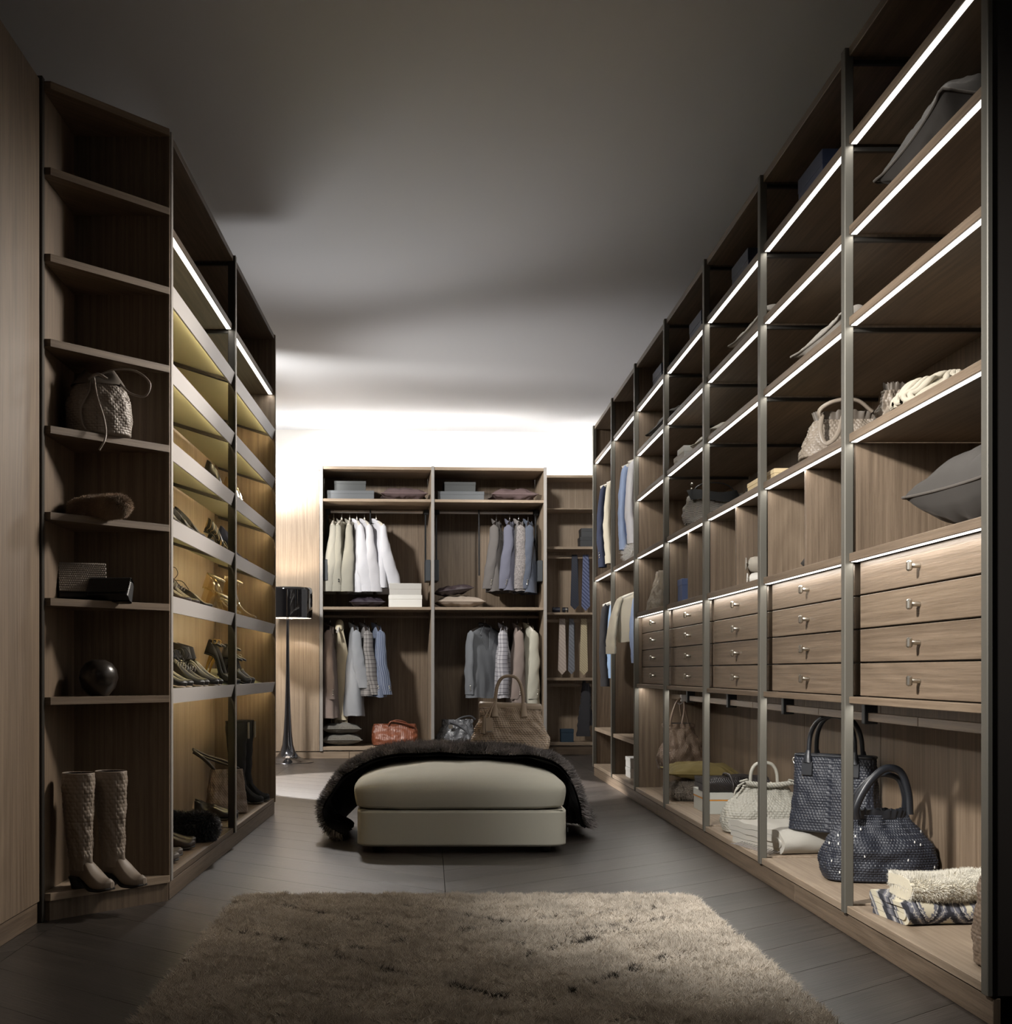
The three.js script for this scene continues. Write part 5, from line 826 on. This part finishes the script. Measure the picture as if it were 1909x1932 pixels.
const sand = cloth(0xa4a196), sand2 = cloth(0x9a978b), white = cloth(0xcfcfd4), white2 = cloth(0xc8c7cb);
const sh = { L: 0.7, sh: 0.2, sleeve: 0.58, sw0: 0.03, sw1: 0.056, swing: -0.02 };
hang('shirt', 'sand-beige shirt hanging leftmost on the upper left rail', 'shirt', 0.119, 1, 0.05, { ...sh, seed: 1, swing: -0.05 }, sand, {}, hangerPale);
hang('shirt', 'sand-beige shirt hanging second on the upper left rail', 'shirt', 0.193, 1, 0.2, { ...sh, L: 0.73, seed: 2, buttons: 2, sw1: 0.05 }, sand2, { buttonMat: blackMetal }, hangerPale);
hang('shirt', 'sand-beige shirt hanging third, beside the white shirts', 'shirt', 0.266, 1, 0.05, { ...sh, seed: 3 }, sand2, {}, hangerPale);
hang('shirt', 'white shirt hanging first after the beige shirts', 'shirt', 0.33, 1, -0.15, { ...sh, L: 0.74, seed: 4, swing: 0.06, sw1: 0.066 }, white, {}, hangerPale);
hang('shirt', 'white shirt hanging between two other white shirts', 'shirt', 0.4, 1, -0.2, { ...sh, L: 0.72, seed: 5, swing: 0.05 }, white2, {}, hangerPale);
hang('shirt', 'white shirt hanging apart at the right of the shirts', 'shirt', 0.507, 1, -0.3, { ...sh, L: 0.7, seed: 6, swing: 0.1, sw1: 0.06 }, white, {}, hangerPale);
const ja = { L: 0.73, sh: 0.205, sleeve: 0.58, sw0: 0.042, sw1: 0.05, chest: 0.06, hem: 0.085, lapel: true, cuff: false, swing: -0.05, buttons: 3, flare: 1.08, collar: 0.04 };
hang('jacket', 'warm grey suit jacket, leftmost on the upper right rail', 'jacket', 1.608, 1, 0.25, { ...ja, seed: 11 }, cloth(0x5e5a58));
hang('jacket', 'lilac-grey suit jacket hanging second on the upper right rail', 'jacket', 1.73, 1, 0.2, { ...ja, L: 0.72, seed: 12 }, cloth(0x616270));
hang('jacket', 'speckled grey tweed jacket between two plain blue-grey ones', 'jacket', 1.812, 1, 0.05, { ...ja, seed: 13, buttons: 0, swing: -0.01 }, cloth(0xffffff, 0.95, { map: tweed(0x4d494a, 0xa9a3a0) }));
hang('jacket', 'slate-blue suit jacket, rightmost on the upper right rail', 'jacket', 1.9, 1, 0.12, { ...ja, L: 0.74, seed: 14 }, cloth(0x4f5562));
const coatO = { ...ja, L: 0.92, sleeve: 0.62, flare: 1.12, hem: 0.1 };
hang('coat', 'mauve-taupe coat hanging leftmost on the lower left rail', 'coat', 0.087, 0, 0.1, { ...coatO, seed: 21, swing: 0.02 }, cloth(0x84766f));
{
  // long scarf over a hanger
  const p = rear(0.175, RAIL_LO, -0.282), t = BT + Math.PI / 2 - 0.1, m = cloth(0xcfc3a8, 0.95);
  hanger('hanger holding the long cream scarf', p, t, hangerPale); const o = thing('scarf', 'long cream scarf with fringed ends hanging over a hanger', 'scarf', p, t);
  const strip = (z, L, s, x0) => merge([displace(grid(14, 40, (u, v) => { const a = u * 6.283; return [x0 + Math.cos(a) * 0.02, -0.1 - v * L, z * Math.min(1, 0.2 + v * 5) + 0.012 * Math.sin(v * 3) * s + Math.sin(a) * mix(0.03, 0.058, sstep(0, 0.4, v))]; }, true), (u, v) => 0.004 * n3(u * 6, v * 6, s), 14, true)]);
  mesh('front_end', strip(0.02, 0.84, 1, -0.05), m, o); mesh('rear_end', strip(-0.03, 0.8, -1, 0.06), m, o); mesh('neck', moved(new THREE.TorusGeometry(0.06, 0.034, 12, 20, Math.PI), 0.0, -0.12, 0), m, o);
  const r = rng(6), F = []; for (const [z, L, s, x0] of [[0.02, 0.84, 1, -0.05], [-0.03, 0.8, -1, 0.06]]) for (let i = 0; i < 12; i++) { const zz = z + 0.012 * Math.sin(3) * s + (i / 11 - 0.5) * 0.105; F.push(tube([[x0, -0.1 - L, zz], [x0 + 0.01 * (r() - 0.5), -0.13 - L, zz + 0.012 * (r() - 0.5)], [x0 + 0.01 * (r() - 0.5), -0.165 - L - 0.01 * r(), zz + 0.02 * (r() - 0.5)]], 0.0035, 6, 5)); }
  mesh('fringe', merge(F), m, o);
}
hang('coat', 'light grey wool coat beside the cream scarf', 'coat', 0.3, 0, -0.1, { ...coatO, L: 0.9, sleeve: 0.52, seed: 23, buttons: 0, swing: 0.06, sw1: 0.06 }, cloth(0x8c8f94, 0.95));
hang('jacket', 'grey plaid jacket on the lower left rail', 'jacket', 0.4, 0, -0.12, { ...ja, L: 0.72, seed: 24, swing: 0.06 }, cloth(0xffffff, 0.95, { map: plaid(0x8d8a88, 0x3b3939) }));
hang('jacket', 'blue pinstriped jacket, rightmost on the lower left rail', 'jacket', 0.505, 0, -0.15, { ...ja, L: 0.73, seed: 25, swing: 0.05 }, cloth(0xffffff, 0.9, { map: stripe(0x586278, 0xc3cbd8) }));
hang('jacket', 'open grey jacket turned to the room, left on the lower right rail', 'jacket', 1.5, 0, 0.85, { ...ja, L: 0.74, seed: 31, chest: 0.05, swing: 0.0 }, cloth(0x6f7276));
hang('jacket', 'pale plaid jacket above the taupe tote handles', 'jacket', 1.67, 0, 0.15, { ...ja, L: 0.74, seed: 32, swing: 0.0, buttons: 0 }, cloth(0xffffff, 0.95, { map: plaid(0xb9b7bb, 0x53515a) }));
hang('coat', 'mauve-taupe coat hanging beside the cream raincoat', 'coat', 1.8, 0, 0.05, { ...coatO, seed: 33, swing: -0.03 }, cloth(0x857871));
hang('coat', 'long cream coat, rightmost on the lower right rail', 'coat', 1.9, 0, -0.12, { ...coatO, L: 1.03, seed: 34, swing: -0.01 }, cloth(0xb0ad9f), {}, hangerPale);
// boxes and cushions
const RT = { top: 2.311, mid: 1.349, low: 0.103 }, mauve = velvet(0x5b4b4b), atRear = (x, y, z) => rear(x, y, z);
const greyBox = std(0x5b5e61, 0.7), greyBox2 = std(0x444646, 0.7), whiteBox = std(0xe3e1da, 0.7), paleBox = std(0xbdbab4, 0.7);
[['left', 0.275], ['right', 1.265]].forEach(([s, x], i) => {
  giftBox(`large flat grey box on the top shelf, ${s} wardrobe bay`, atRear(x, RT.top, -0.22), BT, [0.42, 0.082, 0.3], greyBox);
  giftBox(`smaller dark grey box stacked on the large one, ${s} bay`, atRear(x - 0.005, RT.top + 0.082, -0.24), BT, [0.285, 0.092, 0.24], greyBox2, { lid: 0.3 });
  cushion(`plump mauve velvet cushion on the top shelf, ${s} wardrobe bay`, atRear(x + 0.48 + 0.01 * i, RT.top, -0.24), BT, [0.42, 0.34, 0.125], mauve, 40 + i, { wrinkle: 0.012, piping: velvet(0x6f5d5d) });
});
cushion('dark purple satin cushion below the white shirts', atRear(0.425, RT.mid, -0.24), BT, [0.32, 0.3, 0.095], phys(0x332c34, 0.45), 44, { wrinkle: 0.01 });
giftBox('white lidded box, lower of the two beside the purple cushion', atRear(0.765, RT.mid, -0.2), BT, [0.3, 0.11, 0.26], whiteBox, { lid: 0.34 });
giftBox('pale grey lidded box stacked on the white one', atRear(0.765, RT.mid + 0.11, -0.2), BT, [0.29, 0.106, 0.25], paleBox, { lid: 0.5 });
cushion('taupe linen cushion under the small dark brown one', atRear(1.265, RT.mid, -0.24), BT, [0.44, 0.36, 0.115], cloth(0x9a8d80), 45, { wrinkle: 0.008 });
cushion('small dark brown satin cushion stacked on the taupe one', atRear(1.21, RT.mid + 0.107, -0.22), BT + 0.1, [0.33, 0.28, 0.085], phys(0x3a3033, 0.5), 46, { wrinkle: 0.012, tilt: [0, 0.12] });
const bouc = cloth(0xffffff, 0.95, { map: tweed(0x4b4944, 0xa19d93, [5, 5]), bumpMap: fabricBump(14), bumpScale: 0.004 });
cushion('lower of two grey knitted cushions on the wardrobe floor', atRear(0.195, RT.low, -0.24), BT, [0.37, 0.3, 0.115], bouc, 47); cushion('upper of two grey knitted cushions on the wardrobe floor', atRear(0.19, RT.low + 0.105, -0.24), BT, [0.36, 0.3, 0.105], bouc, 48);
{
  const o = thing('travel_bag', 'cognac brown ribbed leather bag on the wardrobe floor', 'bag', atRear(0.675, RT.low, -0.24), BT, undefined), h = 0.195, m = leather(0x7a4630, 0.42);
  mesh('body', bagGeo(h, t => [mix(0.2, 0.185, t) + 0.012 * Math.sin(t * 3.1), mix(0.12, 0.045, sstep(0.2, 1, t)), 0, 0, 0.5], { nu: 300, nv: 50, bump: (u, v) => 0.0022 * Math.abs(Math.sin(u * Math.PI * 70)), wob: 0.006, seed: 61 }), m, o);
  mesh('handle', limb([[-0.06, h - 0.015, 0.05], [-0.04, h + 0.02, 0.055], [0.03, h + 0.018, 0.06], [0.12, h - 0.005, 0.07], [0.17, h - 0.025, 0.06]], 0.011, 24, 9, 0.7), leather(0x6b3823, 0.4), o);
  mesh('handle', limb([[-0.06, h - 0.005, -0.02], [0.0, h + 0.03, -0.02], [0.08, h + 0.02, -0.01], [0.13, h - 0.01, -0.02]], 0.01, 24, 9, 0.7), leather(0x6b3823, 0.4), o);
}
{
  const croc = tex(256, 256, (u, v) => { let d = 9, d2 = 9; const X = u * 10, Y = v * 14; for (let i = -1; i <= 1; i++) for (let j = -1; j <= 1; j++) { const cx = Math.floor(X) + i, cy = Math.floor(Y) + j, wx = ((cx % 10) + 10) % 10, wy = ((cy % 14) + 14) % 14, q = Math.hypot(X - cx - 0.5 - 0.35 * n2(wx * 3.1, wy * 7.7), Y - cy - 0.5 - 0.35 * n2(wx * 5.3 + 9, wy * 2.1)); if (q < d) { d2 = d; d = q; } else if (q < d2) d2 = q; } return clamp((d2 - d) * 2.2); }, false, [3, 1.6]);
  const o = thing('crocodile_bag', 'glossy silver-grey crocodile leather bag behind the taupe tote', 'bag', atRear(1.245, RT.low, -0.22), BT), h = 0.235, m = leather(0x66676a, 0.25, { clearcoat: 0.6, bumpMap: croc, bumpScale: 0.003 });
  mesh('body', bagGeo(h, t => [mix(0.185, 0.15, t) + 0.02 * Math.sin(t * 6), mix(0.12, 0.05, t), 0, 0, 0.6], { nu: 120, nv: 50, wob: 0.012, seed: 71 }), m, o);
  mesh('belt', tube([[-0.08, h - 0.02, 0.075], [0.0, h - 0.05, 0.09], [0.08, h - 0.11, 0.12], [0.11, h - 0.17, 0.135]], 0.007, 24, 7), leather(0x55565a, 0.3), o);
  mesh('handle', limb([[-0.02, h - 0.01, 0.03], [0.04, h + 0.02, 0.04], [0.12, h + 0.03, 0.04], [0.16, h, 0.03]], 0.008, 20, 8), m, o); mesh('buckle', bx(-0.09, -0.05, h - 0.08, h - 0.045, 0.105, 0.112, 'y', 0.003), nickel, o);
}
// ties over the cabinet's rails, rolled belts, boxes, scarf
function tie(label, x, y, L, w, mat) {
  const o = thing('necktie', label, 'necktie', [x, y, TZ - 0.144], 0, undefined), blade = (z, len, w1) => { const s = new THREE.Shape([[-w * 0.33, 0], [w * 0.33, 0], [w1 / 2, -len + w1 * 0.55], [0, -len], [-w1 / 2, -len + w1 * 0.55]].map(p => new THREE.Vector2(...p))), g = new THREE.ExtrudeGeometry(s, { depth: 0.004, bevelEnabled: true, bevelThickness: 0.0015, bevelSize: 0.0015, bevelSegments: 1, steps: 1 }); g.translate(0, 0.014, z); return g; };
  mesh('front_blade', blade(0.014, L, w), mat, o); mesh('rear_blade', moved(blade(-0.02, L * 0.94, w * 0.7), 0.012, 0, 0), mat, o); mesh('fold', bx(-w * 0.34, w * 0.34, 0.012, 0.021, -0.022, 0.019, 'x', 0.003), mat, o); return o;
}
const silk = (a, b, n) => phys(0xffffff, 0.45, { sheen: 0.4, map: tex(64, 64, (u, v) => ((u + v) * n) % 1 < 0.4 ? hex(a) : hex(b), true, [14, 14]) });
tie('dark navy tie hanging left on the upper tie rail', 1.364, 1.85, 0.51, 0.076, silk(0x262a36, 0x2d3240, 3)); tie('patterned blue tie hanging right on the upper tie rail', 1.468, 1.85, 0.52, 0.078, silk(0x3b4568, 0x6a7395, 2));
tie('pale pinkish silver tie hanging left on the lower rail', 1.247, 1.25, 0.52, 0.076, silk(0xb9aaa0, 0xc6b9b0, 2)); tie('grey-blue tie hanging between two pale ties', 1.334, 1.25, 0.515, 0.06, silk(0x6c7079, 0x7f838c, 2)); tie('cream herringbone tie hanging right on the lower rail', 1.45, 1.25, 0.525, 0.076, silk(0xb0a283, 0xc9bd9f, 3));
function coil(label, x, r, w, m, band) { const o = thing('rolled_belt', label, 'belt', [x, 1.322, TZ - 0.12], 0), p = []; for (let i = 0; i <= 90; i++) { const a = i / 90 * 6.283 * 4, q = r * (1 - 0.55 * i / 90); p.push([q * Math.cos(a), r + q * Math.sin(a)]); } const g = grid(90, 2, (u, v) => [(v - 0.5) * w, p[Math.round(u * 90)][1], p[Math.round(u * 90)][0]], false, 1, 0.1); mesh('coil', g, m, o); mesh('side', moved(lathe([[r * 0.3, 0], [r * 0.97, 0], [r * 0.97, w * 0.96], [r * 0.3, w * 0.96], [r * 0.3, 0]], 36), w * 0.48, r, 0, 0, 0, Math.PI / 2), m, o); if (band) mesh('keeper', moved(lathe([[r, 0], [r * 1.02, 0], [r * 1.02, w * 0.3], [r, w * 0.3]], 36), w * 0.3, r, 0, 0, 0, Math.PI / 2), band, o); }
coil('coiled navy belt on the tie cabinet shelf', 1.19, 0.028, 0.07, leather(0x1d2233, 0.35)); coil('coiled navy belt with a silver keeper', 1.275, 0.027, 0.052, leather(0x20222c, 0.35), nickel);
giftBox('lower of two dark grey boxes in the tie cabinet', [1.53, 1.935, TZ - 0.14], 0, [0.25, 0.095, 0.2], std(0x3b3d40, 0.7)); giftBox('upper of two dark grey boxes in the tie cabinet', [1.532, 2.03, TZ - 0.14], 0, [0.235, 0.08, 0.19], std(0x444649, 0.7));
giftBox('small petrol-blue box at the bottom of the tie cabinet', [1.29, 0.113, TZ - 0.13], 0, [0.122, 0.122, 0.12], std(0x2c4152, 0.6), { lid: 0.28 });
{
  const o = thing('knit_scarf', 'dark grey mottled scarf hanging from the lowest tie rail', 'scarf', [1.455, 0.645, TZ - 0.144]), m = cloth(0xffffff, 0.95, { map: tweed(0x26262a, 0x5b5a5e, [8, 24]) });
  const st = (z, L, s, x0, w0, w1) => grid(14, 30, (u, v) => { const a = u * 6.283; return [x0 + 0.012 * Math.sin(v * 4 + s) + Math.cos(a) * mix(w0, w1, v) + 0.006 * n2(v * 8 + s, u * 3), 0.02 - v * L, z + Math.sin(a) * 0.014]; }, true);
  mesh('front_end', st(0.03, 0.5, 1, 0, 0.035, 0.065), m, o); mesh('rear_end', st(-0.03, 0.4, 3, 0.03, 0.04, 0.06), m, o); mesh('fold', moved(new THREE.TorusGeometry(0.03, 0.014, 8, 12, Math.PI).rotateY(Math.PI / 2), 0, 0.012, 0), m, o);
}
renderer.render(scene, camera);
